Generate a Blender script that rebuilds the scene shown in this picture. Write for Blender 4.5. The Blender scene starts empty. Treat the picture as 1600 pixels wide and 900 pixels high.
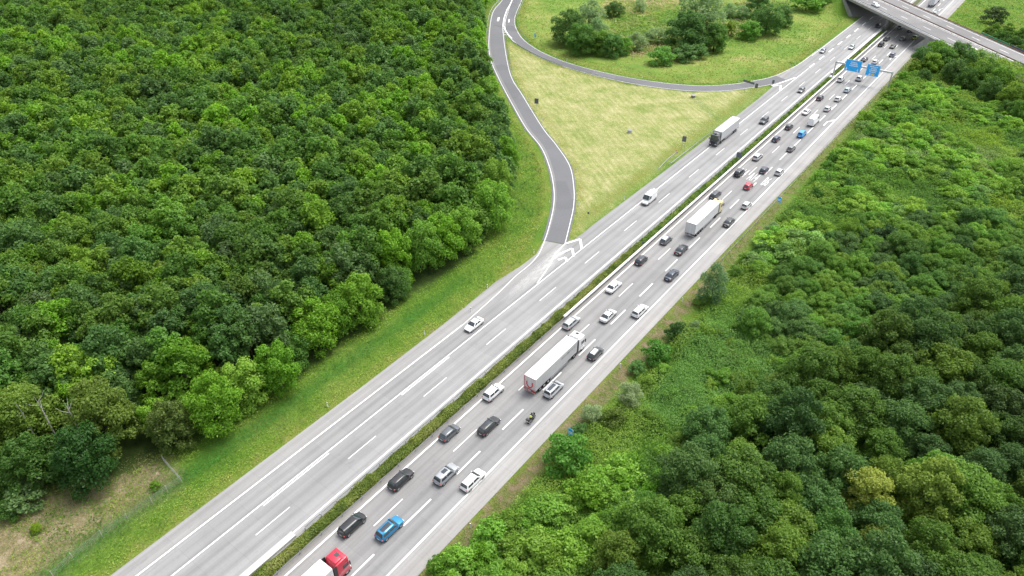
import bpy, bmesh, math, random
import numpy as np
R = math.radians
random.seed(7); rng = np.random.default_rng(11)
scene = bpy.context.scene
C = scene.collection

# ------------------------------------------------------------------ camera (calibrated from lane marks: 6 m dashes, 18 m period)
F, CX, CY, VX, VY, H = 1110.0, 800.0, 450.0, 1830.0, -345.0, 90.0
PITCH = math.atan((CY - VY) / F); AZ = math.atan((VX - CX) / math.hypot(F, CY - VY))
ca, sa, cp, sp = math.cos(AZ), math.sin(AZ), math.cos(PITCH), math.sin(PITCH)
FW = np.array((-sa*cp, ca*cp, -sp)); RT = np.array((ca, sa, 0.0)); UP = np.array((-sa*sp, ca*sp, cp))
def at(x, y, z=0.0):
    """Ground position (at height z) seen in direction (x, y) of the drone photograph."""
    d = FW + (x-CX)/F*RT - (y-CY)/F*UP
    t = (z-H)/d[2]
    return (float(d[0]*t), float(d[1]*t))
def to_px(P):
    P = np.atleast_2d(np.asarray(P, float)); q = P - np.array((0, 0, H)); w = q@FW
    return CX + F*(q@RT)/w, CY - F*(q@UP)/w, w
def mpp(x, y, z=0.0):
    X, Y = at(x, y, z); return float(np.dot(np.array((X, Y, z-H)), FW))/F
cam = bpy.data.objects.new('camera', bpy.data.cameras.new('camera')); C.objects.link(cam)
cam.data.sensor_width = 36; cam.data.lens = F/1600*36; cam.data.clip_end = 8000; cam.data.clip_start = 1
cam.location = (0, 0, H); cam.rotation_euler = (math.pi/2-PITCH, 0, AZ); scene.camera = cam

# ------------------------------------------------------------------ light: bright thin overcast
w = bpy.data.worlds.new('World'); scene.world = w; w.use_nodes = True
nt = w.node_tree; nt.nodes.clear()
SUN = np.array((0.10, 0.42, 0.90)); SUN /= np.linalg.norm(SUN)
sky = nt.nodes.new('ShaderNodeTexSky'); sky.sky_type = 'NISHITA'; sky.sun_disc = False
sky.sun_elevation = math.asin(SUN[2]); sky.sun_rotation = math.atan2(SUN[0], SUN[1])
sky.air_density = 1.0; sky.dust_density = 4.0; sky.ozone_density = 1.0
hs = nt.nodes.new('ShaderNodeHueSaturation'); hs.inputs['Saturation'].default_value = 0.35
bg = nt.nodes.new('ShaderNodeBackground'); bg.inputs[1].default_value = 0.15
out = nt.nodes.new('ShaderNodeOutputWorld')
nt.links.new(sky.outputs[0], hs.inputs['Color']); nt.links.new(hs.outputs[0], bg.inputs[0]); nt.links.new(bg.outputs[0], out.inputs[0])
sun = bpy.data.lights.new('sun', 'SUN'); sun.energy = 1.3; sun.angle = R(32); sun.color = (1.0, 0.965, 0.9)
so = bpy.data.objects.new('sun', sun); C.objects.link(so)
from mathutils import Vector, Matrix
so.rotation_euler = Vector(SUN).to_track_quat('Z', 'Y').to_euler()
so.location = (0, 0, 300)
scene.view_settings.view_transform = 'Standard'; scene.view_settings.look = 'None'
scene.view_settings.exposure = 0.97; scene.view_settings.gamma = 1.0
scene.render.engine = 'CYCLES'
scene.cycles.max_bounces = 6; scene.cycles.diffuse_bounces = 4; scene.cycles.volume_bounces = 0; scene.cycles.glossy_bounces = 2; scene.cycles.transmission_bounces = 2

# ------------------------------------------------------------------ materials
def new_mat(name):
    m = bpy.data.materials.new(name); m.use_nodes = True
    n = m.node_tree; b = n.nodes['Principled BSDF']
    return m, n, b
def nd(n, t, **kw):
    x = n.nodes.new(t)
    for k, v in kw.items(): setattr(x, k, v)
    return x
def noise(n, vec, scale, detail=3.0, rough=0.55, dist=0.0):
    x = nd(n, 'ShaderNodeTexNoise'); x.inputs['Scale'].default_value = scale; x.inputs['Detail'].default_value = detail
    x.inputs['Roughness'].default_value = rough; x.inputs['Distortion'].default_value = dist
    if vec is not None: n.links.new(vec, x.inputs['Vector'])
    return x.outputs[0]
def ramp(n, fac, stops, interp='LINEAR'):
    x = nd(n, 'ShaderNodeValToRGB'); x.color_ramp.interpolation = interp
    e = x.color_ramp.elements
    while len(e) < len(stops): e.new(0.5)
    for i, (p, c) in enumerate(stops):
        e[i].position = p; e[i].color = (*c, 1) if len(c) == 3 else c
    n.links.new(fac, x.inputs[0]); return x.outputs[0]
def mix(n, fac, a, b, mode='MIX'):
    x = nd(n, 'ShaderNodeMix', data_type='RGBA', blend_type=mode)
    for s, v in ((x.inputs[0], fac), (x.inputs[6], a), (x.inputs[7], b)):
        if isinstance(v, (int, float)): s.default_value = v
        elif isinstance(v, tuple): s.default_value = (*v, 1)
        else: n.links.new(v, s)
    return x.outputs[2]
def math_(n, op, a, b=None, clamp=False):
    x = nd(n, 'ShaderNodeMath', operation=op); x.use_clamp = clamp
    for s, v in zip(x.inputs, (a, b)):
        if v is None: continue
        if isinstance(v, (int, float)): s.default_value = v
        else: n.links.new(v, s)
    return x.outputs[0]
def position(n):
    return nd(n, 'ShaderNodeNewGeometry').outputs['Position']
def mapping(n, vec, scale=(1, 1, 1), rot=(0, 0, 0)):
    x = nd(n, 'ShaderNodeMapping'); x.inputs['Scale'].default_value = scale; x.inputs['Rotation'].default_value = rot
    n.links.new(vec, x.inputs['Vector']); return x.outputs[0]
def bump(n, b, h, strength=0.3, dist=0.1):
    x = nd(n, 'ShaderNodeBump'); x.inputs['Strength'].default_value = strength; x.inputs['Distance'].default_value = dist
    n.links.new(h, x.inputs['Height']); n.links.new(x.outputs[0], b.inputs['Normal'])
def plain(name, col, rough=0.6, metal=0.0, coat=0.0, var=0.12, scale=3.0):
    m, n, b = new_mat(name)
    tc = nd(n, 'ShaderNodeTexCoord').outputs['Object']
    f = noise(n, tc, scale, 4)
    c = mix(n, f, tuple(max(0, x*(1-var)) for x in col), tuple(min(1, x*(1+var)) for x in col))
    n.links.new(c, b.inputs['Base Color']); b.inputs['Roughness'].default_value = rough
    b.inputs['Metallic'].default_value = metal; b.inputs['Coat Weight'].default_value = coat; b.inputs['Coat Roughness'].default_value = 0.08
    return m
def foliage_mat(name, source, base=None):
    """Leaves: tint per plant (object colour or instance tint) times a per-leaf tone; half of the light passes through."""
    m, n, b = new_mat(name); n.nodes.remove(b)
    o = n.nodes['Material Output']
    if source == 'object': col = nd(n, 'ShaderNodeObjectInfo').outputs['Color']
    elif source == 'instancer':
        a = nd(n, 'ShaderNodeAttribute', attribute_type='INSTANCER', attribute_name='tint'); col = a.outputs['Color']
    elif source == 'face':
        a = nd(n, 'ShaderNodeAttribute', attribute_name='tint'); col = a.outputs['Color']
    t = nd(n, 'ShaderNodeAttribute', attribute_name='tone').outputs['Fac']
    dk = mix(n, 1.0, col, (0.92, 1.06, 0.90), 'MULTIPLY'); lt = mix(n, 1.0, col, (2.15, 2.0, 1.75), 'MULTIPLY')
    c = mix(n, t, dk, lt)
    d = nd(n, 'ShaderNodeBsdfDiffuse'); tr = nd(n, 'ShaderNodeBsdfTranslucent'); g = nd(n, 'ShaderNodeBsdfGlossy')
    g.inputs['Roughness'].default_value = 0.55; g.inputs['Color'].default_value = (0.9, 0.95, 0.9, 1)
    n.links.new(c, d.inputs['Color']); n.links.new(mix(n, 1.0, c, (1.25, 1.25, 0.8), 'MULTIPLY'), tr.inputs['Color'])
    m1 = nd(n, 'ShaderNodeMixShader'); m1.inputs[0].default_value = 0.42
    n.links.new(d.outputs[0], m1.inputs[1]); n.links.new(tr.outputs[0], m1.inputs[2])
    m2 = nd(n, 'ShaderNodeMixShader'); m2.inputs[0].default_value = 0.015
    n.links.new(m1.outputs[0], m2.inputs[1]); n.links.new(g.outputs[0], m2.inputs[2]); n.links.new(m2.outputs[0], o.inputs[0])
    return m
LEAF = foliage_mat('leaf_by_plant', 'object'); LEAF_I = foliage_mat('leaf_by_instance', 'instancer'); LEAF_F = foliage_mat('leaf_by_face', 'face')
BARK = plain('bark', (0.075, 0.068, 0.042), 0.9, var=0.4, scale=6)
DEADWOOD = plain('dead_wood', (0.42, 0.40, 0.37), 0.9, var=0.2)

def concrete_road(name):
    m, n, b = new_mat(name); P = position(n)
    sx = nd(n, 'ShaderNodeSeparateXYZ'); n.links.new(P, sx.inputs[0])
    fx = math_(n, 'DIVIDE', math_(n, 'ADD', sx.outputs[0], 82.0), 40.0, True)
    k = lambda X: (X+82)/40
    g = lambda v, wr=0.0: (v+wr*.6, v, v-wr*0.6)
    kk = .665
    cross = ramp(n, fx, [(k(-81), g(.40*kk, .006)), (k(-76.3), g(.39*kk, .006)), (k(-75.6), g(.36*kk)), (k(-72.4), g(.35*kk)), (k(-71.6), g(.385*kk)), (k(-68.2), g(.37*kk)), (k(-64.9), g(.41*kk)),
        (k(-64.3), g(.45*kk, .004)), (k(-62.8), g(.42*kk, .004)), (k(-61.2), g(.24*kk, .012)), (k(-60.2), g(.27*kk, .014)), (k(-59.3), g(.37*kk, .008)), (k(-57.6), g(.345*kk, .004)), (k(-55.5), g(.355*kk, .004)),
        (k(-54), g(.325*kk)), (k(-52), g(.345*kk)), (k(-50), g(.325*kk)), (k(-48.3), g(.37*kk)), (k(-47.8), g(.43*kk, .008)), (k(-46), g(.45*kk, .012)), (k(-45), g(.42*kk, .012))])
    # slabs with their joints
    br = nd(n, 'ShaderNodeTexBrick'); br.offset = 0.0; br.squash = 1.0
    br.inputs['Scale'].default_value = 1.0; br.inputs['Brick Width'].default_value = 5.0; br.inputs['Row Height'].default_value = 3.95
    br.inputs['Mortar Size'].default_value = 0.035; br.inputs['Mortar Smooth'].default_value = 0.3
    br.inputs['Color1'].default_value = (.955, .955, .955, 1); br.inputs['Color2'].default_value = (1.03, 1.03, 1.025, 1); br.inputs['Mortar'].default_value = (.86, .855, .85, 1)
    n.links.new(mapping(n, P, (1, 1, 1), (0, 0, math.pi/2)), br.inputs['Vector'])
    c = mix(n, 1.0, cross, br.outputs['Color'], 'MULTIPLY')
    st = noise(n, mapping(n, P, (2.6, 0.03, 1)), 1.0, 4, 0.5)          # wear drawn out along the traffic
    c = mix(n, 1.0, c, ramp(n, st, [(.28, g(.90)), (.5, g(1.0)), (.72, g(1.08))]), 'MULTIPLY')
    st2 = noise(n, mapping(n, P, (1.0, 0.016, 1)), 1.0, 3, 0.5)
    c = mix(n, 1.0, c, ramp(n, st2, [(.3, g(.93)), (.7, g(1.06))]), 'MULTIPLY')
    bl = noise(n, P, 0.11, 4, 0.6)
    c = mix(n, 1.0, c, ramp(n, bl, [(.3, g(.92)), (.7, g(1.08))]), 'MULTIPLY')
    fine = noise(n, P, 3.0, 4, 0.7)
    c = mix(n, 1.0, c, ramp(n, fine, [(.25, g(.93)), (.75, g(1.06))]), 'MULTIPLY')
    wp = math_(n, 'COSINE', math_(n, 'MULTIPLY', math_(n, 'ADD', sx.outputs[0], 57.4), 2*math.pi/1.86))      # darker wheel paths, broken up along the lanes
    wm_ = math_(n, 'MULTIPLY', math_(n, 'ADD', math_(n, 'MULTIPLY', wp, .5), .5), noise(n, mapping(n, P, (.35, .02, 1)), 1.0, 3, .5))
    c = mix(n, 1.0, c, ramp(n, wm_, [(.1, g(1.045, 0)), (.6, g(.86, .004))]), 'MULTIPLY')
    oil = noise(n, mapping(n, P, (1.4, .5, 1)), .8, 2, .5)
    c = mix(n, 1.0, c, ramp(n, oil, [(.66, g(1.0, 0)), (.76, g(.84, 0))]), 'MULTIPLY')
    n.links.new(c, b.inputs['Base Color']); b.inputs['Roughness'].default_value = 0.85
    bump(n, b, fine, 0.15, 0.02); return m
def nd_sep(n, col):
    x = nd(n, 'ShaderNodeSeparateXYZ'); n.links.new(col, x.inputs[0]); return x.outputs[0]
def asphalt(name, v=(.128, .130, .138), var=0.12):
    m, n, b = new_mat(name); P = position(n)
    a = noise(n, P, 0.14, 5, 0.6); f = noise(n, P, 2.6, 4, 0.7)
    c = mix(n, a, tuple(x*(1-var) for x in v), tuple(x*(1+var) for x in v))
    c = mix(n, 1.0, c, ramp(n, f, [(.3, (.9,)*3), (.7, (1.1,)*3)]), 'MULTIPLY')
    pt = nd(n, 'ShaderNodeTexVoronoi'); pt.inputs['Scale'].default_value = .07; n.links.new(P, pt.inputs['Vector'])
    c = mix(n, 1.0, c, ramp(n, nd_sep(n, pt.outputs['Color']), [(.0, (.90,)*3), (1.0, (1.10,)*3)]), 'MULTIPLY')
    n.links.new(c, b.inputs['Base Color']); b.inputs['Roughness'].default_value = 0.88; bump(n, b, f, 0.2, 0.02); return m
def paint_mat():
    m, n, b = new_mat('road_paint'); P = position(n)
    f = noise(n, mapping(n, P, (2, .25, 1)), 1.4, 5, 0.7)
    c = ramp(n, f, [(.22, (.58, .58, .57)), (.42, (.72, .72, .71)), (.8, (.80, .80, .79))])
    n.links.new(c, b.inputs['Base Color']); b.inputs['Roughness'].default_value = 0.7; return m
CONC = concrete_road('slab_concrete'); ASPH = asphalt('ramp_asphalt'); ASPH_W = asphalt('worn_ramp_edge', (.185, .184, .184)); PAINT = paint_mat()
BRIDGE_ASPH = asphalt('bridge_asphalt', (.180, .176, .176), 0.22)
BCONC = plain('bridge_concrete', (.26, .255, .245), 0.85, var=0.34, scale=0.6)
PALECONC = plain('pale_concrete', (.46, .455, .44), 0.8, var=0.1, scale=1.2)
STEEL = plain('galvanised_steel', (.50, .52, .54), 0.45, 0.55, var=0.12); DARKSTEEL = plain('dirty_steel', (.26, .27, .28), 0.6, 0.3, var=0.25)
PALESTEEL = plain('pale_steel', (.66, .67, .67), 0.5, 0.25, var=0.1)
RUBBER = plain('tyre_rubber', (.022, .022, .023), 0.85); RIM = plain('alloy', (.45, .46, .48), 0.35, 0.8)
TRIM = plain('black_plastic', (.025, .025, .027), 0.55); WHITEP = plain('white_sheet', (.80, .80, .80), 0.5, var=0.04)
SIGNBLUE = plain('sign_blue', (.012, .43, .98), 0.45, var=0.04); SIGNGREY = plain('sign_back_grey', (.12, .132, .15), 0.55, var=0.15)
SIGNWHITE = plain('sign_white', (.82, .84, .86), 0.45, var=0.03); YELLOW = plain('sign_yellow', (.80, .55, .05), 0.5, var=0.05)
POSTW = plain('post_white', (.82, .82, .80), 0.6, var=0.05)
REDP = plain('red_lens', (.42, .012, .012), 0.25, coat=0.5); REDPAINT = plain('red_print', (.62, .03, .04), 0.5); CLEAR = plain('headlamp', (.72, .74, .76), 0.12, 0.2, 0.6)
PLATE = plain('number_plate', (.80, .80, .78), 0.45)
ORANGE = plain('orange', (.75, .2, .03), 0.6)
def glass_mat(name, col, rough=0.06):
    m, n, b = new_mat(name)
    b.inputs['Base Color'].default_value = (*col, 1); b.inputs['Roughness'].default_value = rough
    b.inputs['Specular IOR Level'].default_value = 0.75; b.inputs['Coat Weight'].default_value = 0.4; b.inputs['Coat Roughness'].default_value = 0.03
    tc = nd(n, 'ShaderNodeTexCoord').outputs['Object']
    c = mix(n, noise(n, tc, 1.3, 2), tuple(x*.75 for x in col), tuple(x*1.25 for x in col)); n.links.new(c, b.inputs['Base Color']); return m
GLASS = glass_mat('car_glass', (.030, .042, .048)); SUNROOF = glass_mat('tinted_roof_glass', (.022, .032, .045))
_paints = {}
def car_paint(col, metal=0.25):
    key = (tuple(col), metal)
    if key not in _paints:
        m, n, b = new_mat('car_paint'); tc = nd(n, 'ShaderNodeTexCoord').outputs['Object']
        c = mix(n, noise(n, tc, 2.2, 4), tuple(x*.9 for x in col), tuple(min(1, x*1.08) for x in col))
        n.links.new(c, b.inputs['Base Color']); b.inputs['Roughness'].default_value = 0.38; b.inputs['Metallic'].default_value = metal
        b.inputs['Coat Weight'].default_value = 0.8; b.inputs['Coat Roughness'].default_value = 0.07
        _paints[key] = m
    return _paints[key]

# ------------------------------------------------------------------ object helpers
def obj(name, me, parent=None, loc=None, rotz=0.0):
    o = bpy.data.objects.new(name, me); C.objects.link(o)
    if parent: o.parent = parent
    if loc: o.location = loc
    if rotz: o.rotation_euler = (0, 0, rotz)
    return o
def tag(o, label=None, cat=None, group=None, kind=None):
    for k, v in (('label', label), ('category', cat), ('group', group), ('kind', kind)):
        if v: o[k] = v
    return o
def thing(name, label, cat, loc, rotz=0.0, group=None):
    return tag(obj(name, None, None, loc, rotz), label, cat, group)
class MB:
    """Collects shapes and links them as one mesh object."""
    def __init__(s): s.v = []; s.f = []; s.m = []; s.mi = 0
    def add(s, vs, fs):
        k = len(s.v); s.v += [tuple(float(a) for a in p) for p in vs]; s.f += [tuple(k+i for i in f) for f in fs]; s.m += [s.mi]*len(fs); return s
    def box(s, c, d, rz=0.0):
        x, y, z = (a/2 for a in d); cz, sz = math.cos(rz), math.sin(rz)
        vs = [(c[0]+i*x*cz-j*y*sz, c[1]+i*x*sz+j*y*cz, c[2]+k*z) for i in (-1, 1) for j in (-1, 1) for k in (-1, 1)]
        return s.add(vs, [(0, 1, 3, 2), (4, 6, 7, 5), (0, 4, 5, 1), (2, 3, 7, 6), (0, 2, 6, 4), (1, 5, 7, 3)])
    def rbox(s, c, d, r=0.05, seg=2, taper=None):
        bm = bmesh.new(); bmesh.ops.create_cube(bm, size=1)
        for v in bm.verts:
            v.co = Vector((v.co.x*d[0], v.co.y*d[1], v.co.z*d[2]))
            if taper: v.co = Vector(taper(v.co))
        bmesh.ops.bevel(bm, geom=bm.edges[:], offset=r, segments=seg, affect='EDGES', profile=0.5)
        bm.verts.index_update()
        s.add([(v.co.x+c[0], v.co.y+c[1], v.co.z+c[2]) for v in bm.verts], [[v.index for v in f.verts] for f in bm.faces]); bm.free(); return s
    def tube(s, pts, rad, n=8, cap=True):
        pts = [Vector(p) for p in pts]; rad = rad if isinstance(rad, (list, tuple)) else [rad]*len(pts)
        vs = []; fs = []
        for i, p in enumerate(pts):
            t = (pts[min(i+1, len(pts)-1)]-pts[max(i-1, 0)]).normalized()
            a = t.cross(Vector((0, 0, 1)) if abs(t.z) < .95 else Vector((0, 1, 0))).normalized(); b2 = t.cross(a)
            for j in range(n):
                q = p+(a*math.cos(2*math.pi*j/n)+b2*math.sin(2*math.pi*j/n))*rad[i]; vs.append(q)
        for i in range(len(pts)-1):
            for j in range(n): fs.append((i*n+j, i*n+(j+1) % n, (i+1)*n+(j+1) % n, (i+1)*n+j))
        if cap: fs.append(tuple(range(n-1, -1, -1))); fs.append(tuple((len(pts)-1)*n+j for j in range(n)))
        return s.add(vs, fs)
    def wheel(s, c, r, wd, n=18, inner=0.0):
        vs = []; fs = []; prof = [(-.5, .80), (-.5, .93), (-.36, 1), (.36, 1), (.5, .93), (.5, .80)] if not inner else [(-.5, .0), (-.5, .9), (-.4, 1), (.4, 1), (.5, .9), (.5, 0)]
        for j in range(n):
            a = 2*math.pi*j/n
            for (u, q) in prof: vs.append((c[0]+u*wd, c[1]+q*r*math.cos(a), c[2]+q*r*math.sin(a)))
        k = len(prof)
        for j in range(n):
            for i in range(k-1): fs.append((j*k+i, j*k+i+1, ((j+1) % n)*k+i+1, ((j+1) % n)*k+i))
        return s.add(vs, fs)
    def sheet(s, poly, z): return s.add([(x, y, z) for x, y in poly], [tuple(range(len(poly)))])
    def ribbon(s, L, Rr, z=0.0, z2=None):
        n = len(L); z2 = z if z2 is None else z2
        zz = lambda z0, i: z0[i] if hasattr(z0, '__len__') else z0
        return s.add([(p[0], p[1], zz(z, i)) for i, p in enumerate(L)]+[(p[0], p[1], zz(z2, i)) for i, p in enumerate(Rr)], [(i, n+i, n+i+1, i+1) for i in range(n-1)])
    def build(s, name, mat, parent=None, loc=None, smooth=False, rotz=0.0, fix=True):
        me = bpy.data.meshes.new(name); me.from_pydata(s.v, [], s.f)
        for m in (mat if isinstance(mat, (list, tuple)) else [mat]): me.materials.append(m)
        if any(s.m): me.polygons.foreach_set('material_index', s.m)
        if fix:
            bm = bmesh.new(); bm.from_mesh(me); bmesh.ops.recalc_face_normals(bm, faces=bm.faces); bm.to_mesh(me); bm.free()
        if smooth: me.polygons.foreach_set('use_smooth', [True]*len(me.polygons))
        me.update(); return obj(name, me, parent, loc, rotz)
def copy_tree(o, parent=None):
    c = o.copy(); C.objects.link(c); c.parent = parent
    for ch in list(o.children): copy_tree(ch, c)
    return c
def smooth_line(P, step=2.0):
    P = np.asarray(P, float); Q = np.vstack((2*P[0]-P[1], P, 2*P[-1]-P[-2])); o = []
    for i in range(1, len(Q)-2):
        a, b, c, d = Q[i-1:i+3]; n = max(2, int(np.linalg.norm(c-b)/step))
        for t in np.linspace(0, 1, n, endpoint=False):
            o.append(.5*((2*b)+(c-a)*t+(2*a-5*b+4*c-d)*t*t+(3*b-a-3*c+d)*t**3))
    o.append(P[-1]); return np.array(o)
def resample(P, n):
    P = np.asarray(P); d = np.r_[0, np.cumsum(np.linalg.norm(np.diff(P, axis=0), axis=1))]; u = np.linspace(0, d[-1], n)
    return np.c_[np.interp(u, d, P[:, 0]), np.interp(u, d, P[:, 1])]
def offset(P, d):
    P = np.asarray(P); t = np.gradient(P, axis=0); t /= np.linalg.norm(t, axis=1)[:, None]
    return P+np.c_[t[:, 1], -t[:, 0]]*d          # to the right of travel
def sdf(poly, X, Y):
    """Signed distance (inside positive) to a polygon."""
    poly = np.asarray(poly, float); d = np.full(X.shape, 1e18); ins = np.zeros(X.shape, bool); n = len(poly)
    for i in range(n):
        a = poly[i]; b = poly[(i+1) % n]; e = b-a; wx, wy = X-a[0], Y-a[1]
        t = np.clip((wx*e[0]+wy*e[1])/(e@e+1e-12), 0, 1); d = np.minimum(d, (wx-e[0]*t)**2+(wy-e[1]*t)**2)
        c1 = (a[1] > Y) != (b[1] > Y)
        with np.errstate(divide='ignore', invalid='ignore'): xi = (b[0]-a[0])*(Y-a[1])/(b[1]-a[1]+1e-12)+a[0]
        ins ^= c1 & (X < xi)
    return np.where(ins, 1, -1)*np.sqrt(d)
def vnoise(X, Y, s, seed=0):
    """Smooth value noise, 0..1."""
    x, y = X/s, Y/s; ix, iy = np.floor(x).astype(int), np.floor(y).astype(int); fx, fy = x-ix, y-iy
    def h(a, b):
        k = np.sin(a*127.1+b*311.7+seed*74.7)*43758.5453; return k-np.floor(k)
    u, v = fx*fx*(3-2*fx), fy*fy*(3-2*fy)
    return (h(ix, iy)*(1-u)+h(ix+1, iy)*u)*(1-v)+(h(ix, iy+1)*(1-u)+h(ix+1, iy+1)*u)*v
pxl = lambda L, z=0.0: [at(x, y, z) for x, y in L]

# ------------------------------------------------------------------ layout lines on the ground
BD = np.array((.703, -.711)); BN = np.array((.711, .703)); BO = BN*213.2      # overpass: direction, normal, centre line
def bridge_pt(s, t): return BO+BD*s+BN*t                                        # s along (0 where BO is), t across
ramp_out = smooth_line([(-262, 352), (-243, 318)]+pxl([(785, 0), (770, 20), (764, 60), (766, 90), (778, 120), (799, 160), (822, 200), (845.6, 230.2), (859.3, 263.2), (865.6, 296.1), (864.8, 323.6), (858, 353.8), (851, 375.8), (841.5, 397.8), (826, 415), (806, 431)])+[(-76.9, 97), (-75.9, 84)])
ramp_in = smooth_line([(-256, 352), (-238, 318)]+pxl([(800, 0), (787, 30), (787, 60), (797, 115), (817, 150), (848, 200), (867.6, 224.7), (889.5, 257.7), (896.4, 290.7), (896.4, 320.9), (889.5, 353.8), (882.7, 381.3)]))
loop_out = smooth_line([(-250, 352), (-234, 320)]+pxl([(815, 0), (804, 30), (812, 55), (835, 75), (870, 92), (910, 105), (960, 117), (1010, 126), (1060, 132), (1100, 134), (1140, 132), (1180, 126), (1212, 118), (1250, 99), (1280, 76)])+[(-76.5, 305)])
loop_in = smooth_line([(-256, 352), (-238, 318)]+pxl([(800, 0), (789, 38), (800, 62), (830, 82), (870, 100), (920, 115), (980, 129), (1030, 137), (1080, 142), (1130, 142), (1170, 137.5), (1204, 132), (1232, 124)]))
mown_poly = np.array(pxl([(790, 62), (797, 112), (840, 192), (885, 250), (898, 290), (898, 330), (889, 373), (897, 374), (928, 350), (1050, 256), (1140, 192), (1207, 135.5), (1170, 139), (1080, 144), (980, 131), (870, 102), (830, 84)]))
wood_edge = pxl([(-60, 800), (0, 782), (60, 765), (130, 752), (200, 745), (240, 712), (290, 700), (330, 668), (400, 622), (470, 590), (540, 535), (620, 475), (680, 440), (740, 398), (770, 352), (795, 310), (805, 250), (792, 205), (775, 160), (758, 110), (752, 60), (757, 0)])
wood_poly = np.array([(-470, 380), (-330, 420), (-254, 352)] + wood_edge[::-1] + [(-118, 2), (-150, 0), (-230, -30), (-470, 60)])
bare_poly = np.array(pxl([(-60, 960), (-60, 830), (0, 795), (60, 770), (130, 745), (230, 705), (258, 716), (284, 752), (240, 785), (165, 832), (110, 872), (70, 905), (40, 960)]))
loop_meadow = np.array([tuple(p) for p in loop_out[2:-1:6]] + [(-80, 360), (-120, 420), (-240, 420)])
right_thick = np.array([(-41.6, 40), (-40.9, 75), (-38.9, 105), (-39.6, 150), (-40.6, 200), (-41.2, 250), (-41.6, 300), (-38, 322), (30, 300), (80, 240), (80, 20), (-20, -20), (-41, -20)])

# ------------------------------------------------------------------ the ground sheet
def embank(X, Y):
    """Height of the earth ramps that carry the crossing road up to the overpass."""
    s = (X-BO[0])*BD[0]+(Y-BO[1])*BD[1]; t = (X-BO[0])*BN[0]+(Y-BO[1])*BN[1]
    side = np.maximum(np.abs(t)-11.5, 0)
    S0, S1 = -317.0, -273.0
    e = np.where(s > S1, np.clip((s-S1-4)/10, 0, 1), np.where(s < S0, np.clip((S0-4-s)/10, 0, 1), 0))
    cut = np.where(s > S1-1, np.clip((X+42.5)/9, 0, 1), np.clip((-78.5-X)/9, 0, 1))
    return np.minimum(np.clip(6.55-side/1.7, 0, 6.55)*e, 6.55*cut)
sA = float((np.array(at(1466, 74))-BO)@BD); sB = float((np.array(at(1322, 28))-BO)@BD)
gx = np.r_[-3500, -2000, -1200, -800, -600, np.arange(-500, 140, 1.6), 200, 320, 600, 1200, 2500]
gy = np.r_[-2500, -1000, -400, -150, -90, np.arange(-60, 560, 1.6), 620, 760, 1000, 1600, 3500]
GX, GY = np.meshgrid(gx, gy)
def smooth01(d, wd): return np.clip(d/wd*.5+.5, 0, 1)
d_wood = sdf(wood_poly, GX, GY); d_mown = sdf(mown_poly, GX, GY); d_bare = sdf(bare_poly, GX, GY); d_right = sdf(right_thick, GX, GY); d_loop = sdf(loop_meadow, GX, GY)
road_clear = np.minimum(np.abs(GX+61.5)-20, 30)
def line_dist(P, X, Y):
    d = np.full(X.shape, 1e9)
    for p in np.asarray(P)[::3]: d = np.minimum(d, np.hypot(X-p[0], Y-p[1]))
    return d
d_ramp = np.minimum(line_dist((ramp_out+resample(ramp_in, len(ramp_out)))/2, GX, GY), line_dist((resample(loop_out, 200)+resample(loop_in, 200))/2, GX, GY))
away = np.clip(np.minimum(road_clear, d_ramp-6.5)/3.0, 0, 1)
d_wedge = -d_wood                                                # distance out from the wood
ditch = np.exp(-((GX+86.2)/1.6)**2)*np.clip((100-GY)/14, 0, 1)
GZ = -0.06 + away*((vnoise(GX, GY, 7, 1)-.5)*.35+(vnoise(GX, GY, 2.3, 2)-.5)*.16 + (vnoise(GX, GY, 28, 3)-.5)*.5 - ditch*.55)
GZ = np.where((np.abs(GX) > 520) | (np.abs(GY) > 570), -0.3, GZ)
EM = embank(GX, GY); GZ = np.where(EM > 0, np.maximum(GZ, EM-.06), GZ)
ny, nx = GX.shape
ii = (np.arange(ny-1)[:, None]*nx+np.arange(nx-1)[None]).ravel()
me = bpy.data.meshes.new('ground'); nv = nx*ny
me.vertices.add(nv); me.vertices.foreach_set('co', np.c_[GX.ravel(), GY.ravel(), GZ.ravel()].ravel())
q = np.c_[ii, ii+1, ii+nx+1, ii+nx]
me.loops.add(q.size); me.loops.foreach_set('vertex_index', q.ravel()); me.polygons.add(len(q))
me.polygons.foreach_set('loop_start', np.arange(len(q))*4); me.polygons.foreach_set('use_smooth', np.ones(len(q), bool))
me.update(calc_edges=True)
def fattr(me, name, a):
    x = me.attributes.new(name, 'FLOAT', 'POINT'); x.data.foreach_set('value', np.asarray(a, np.float32).ravel())
fattr(me, 'wood', smooth01(d_wood, 4)); fattr(me, 'mown', smooth01(d_mown-.4, 3.5)); fattr(me, 'bare', smooth01(d_bare, 4)); fattr(me, 'thicket', smooth01(d_right, 3))
fattr(me, 'shoulder', np.clip(1-(-75.6-GX)/11, 0, 1)*(GX < -75)*np.clip((GY-128)/6, 0, 1)*(GY < 262))
fattr(me, 'dryverge', np.clip(1-np.abs(GX+42.8)/3.2, 0, 1)*np.interp(GY, [100, 190], [1, .55])*(GY < 335))
fattr(me, 'loopmeadow', smooth01(d_loop-3, 6)); fattr(me, 'lush', np.clip(ditch*1.2+.9*np.exp(-(line_dist(resample(np.array(pxl([(1083, 152), (1100, 168), (1122, 186)])), 120), GX, GY)/1.1)**2), 0, 1))
fattr(me, 'kerbside', np.clip(1-np.minimum(np.abs(np.abs(GX+62)-17.6)/2.2, np.abs(d_ramp-5.2)/1.8), 0, 1))
gm, n, b = new_mat('ground_cover'); P = position(n)
A = lambda k: nd(n, 'ShaderNodeAttribute', attribute_name=k).outputs['Fac']
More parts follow.
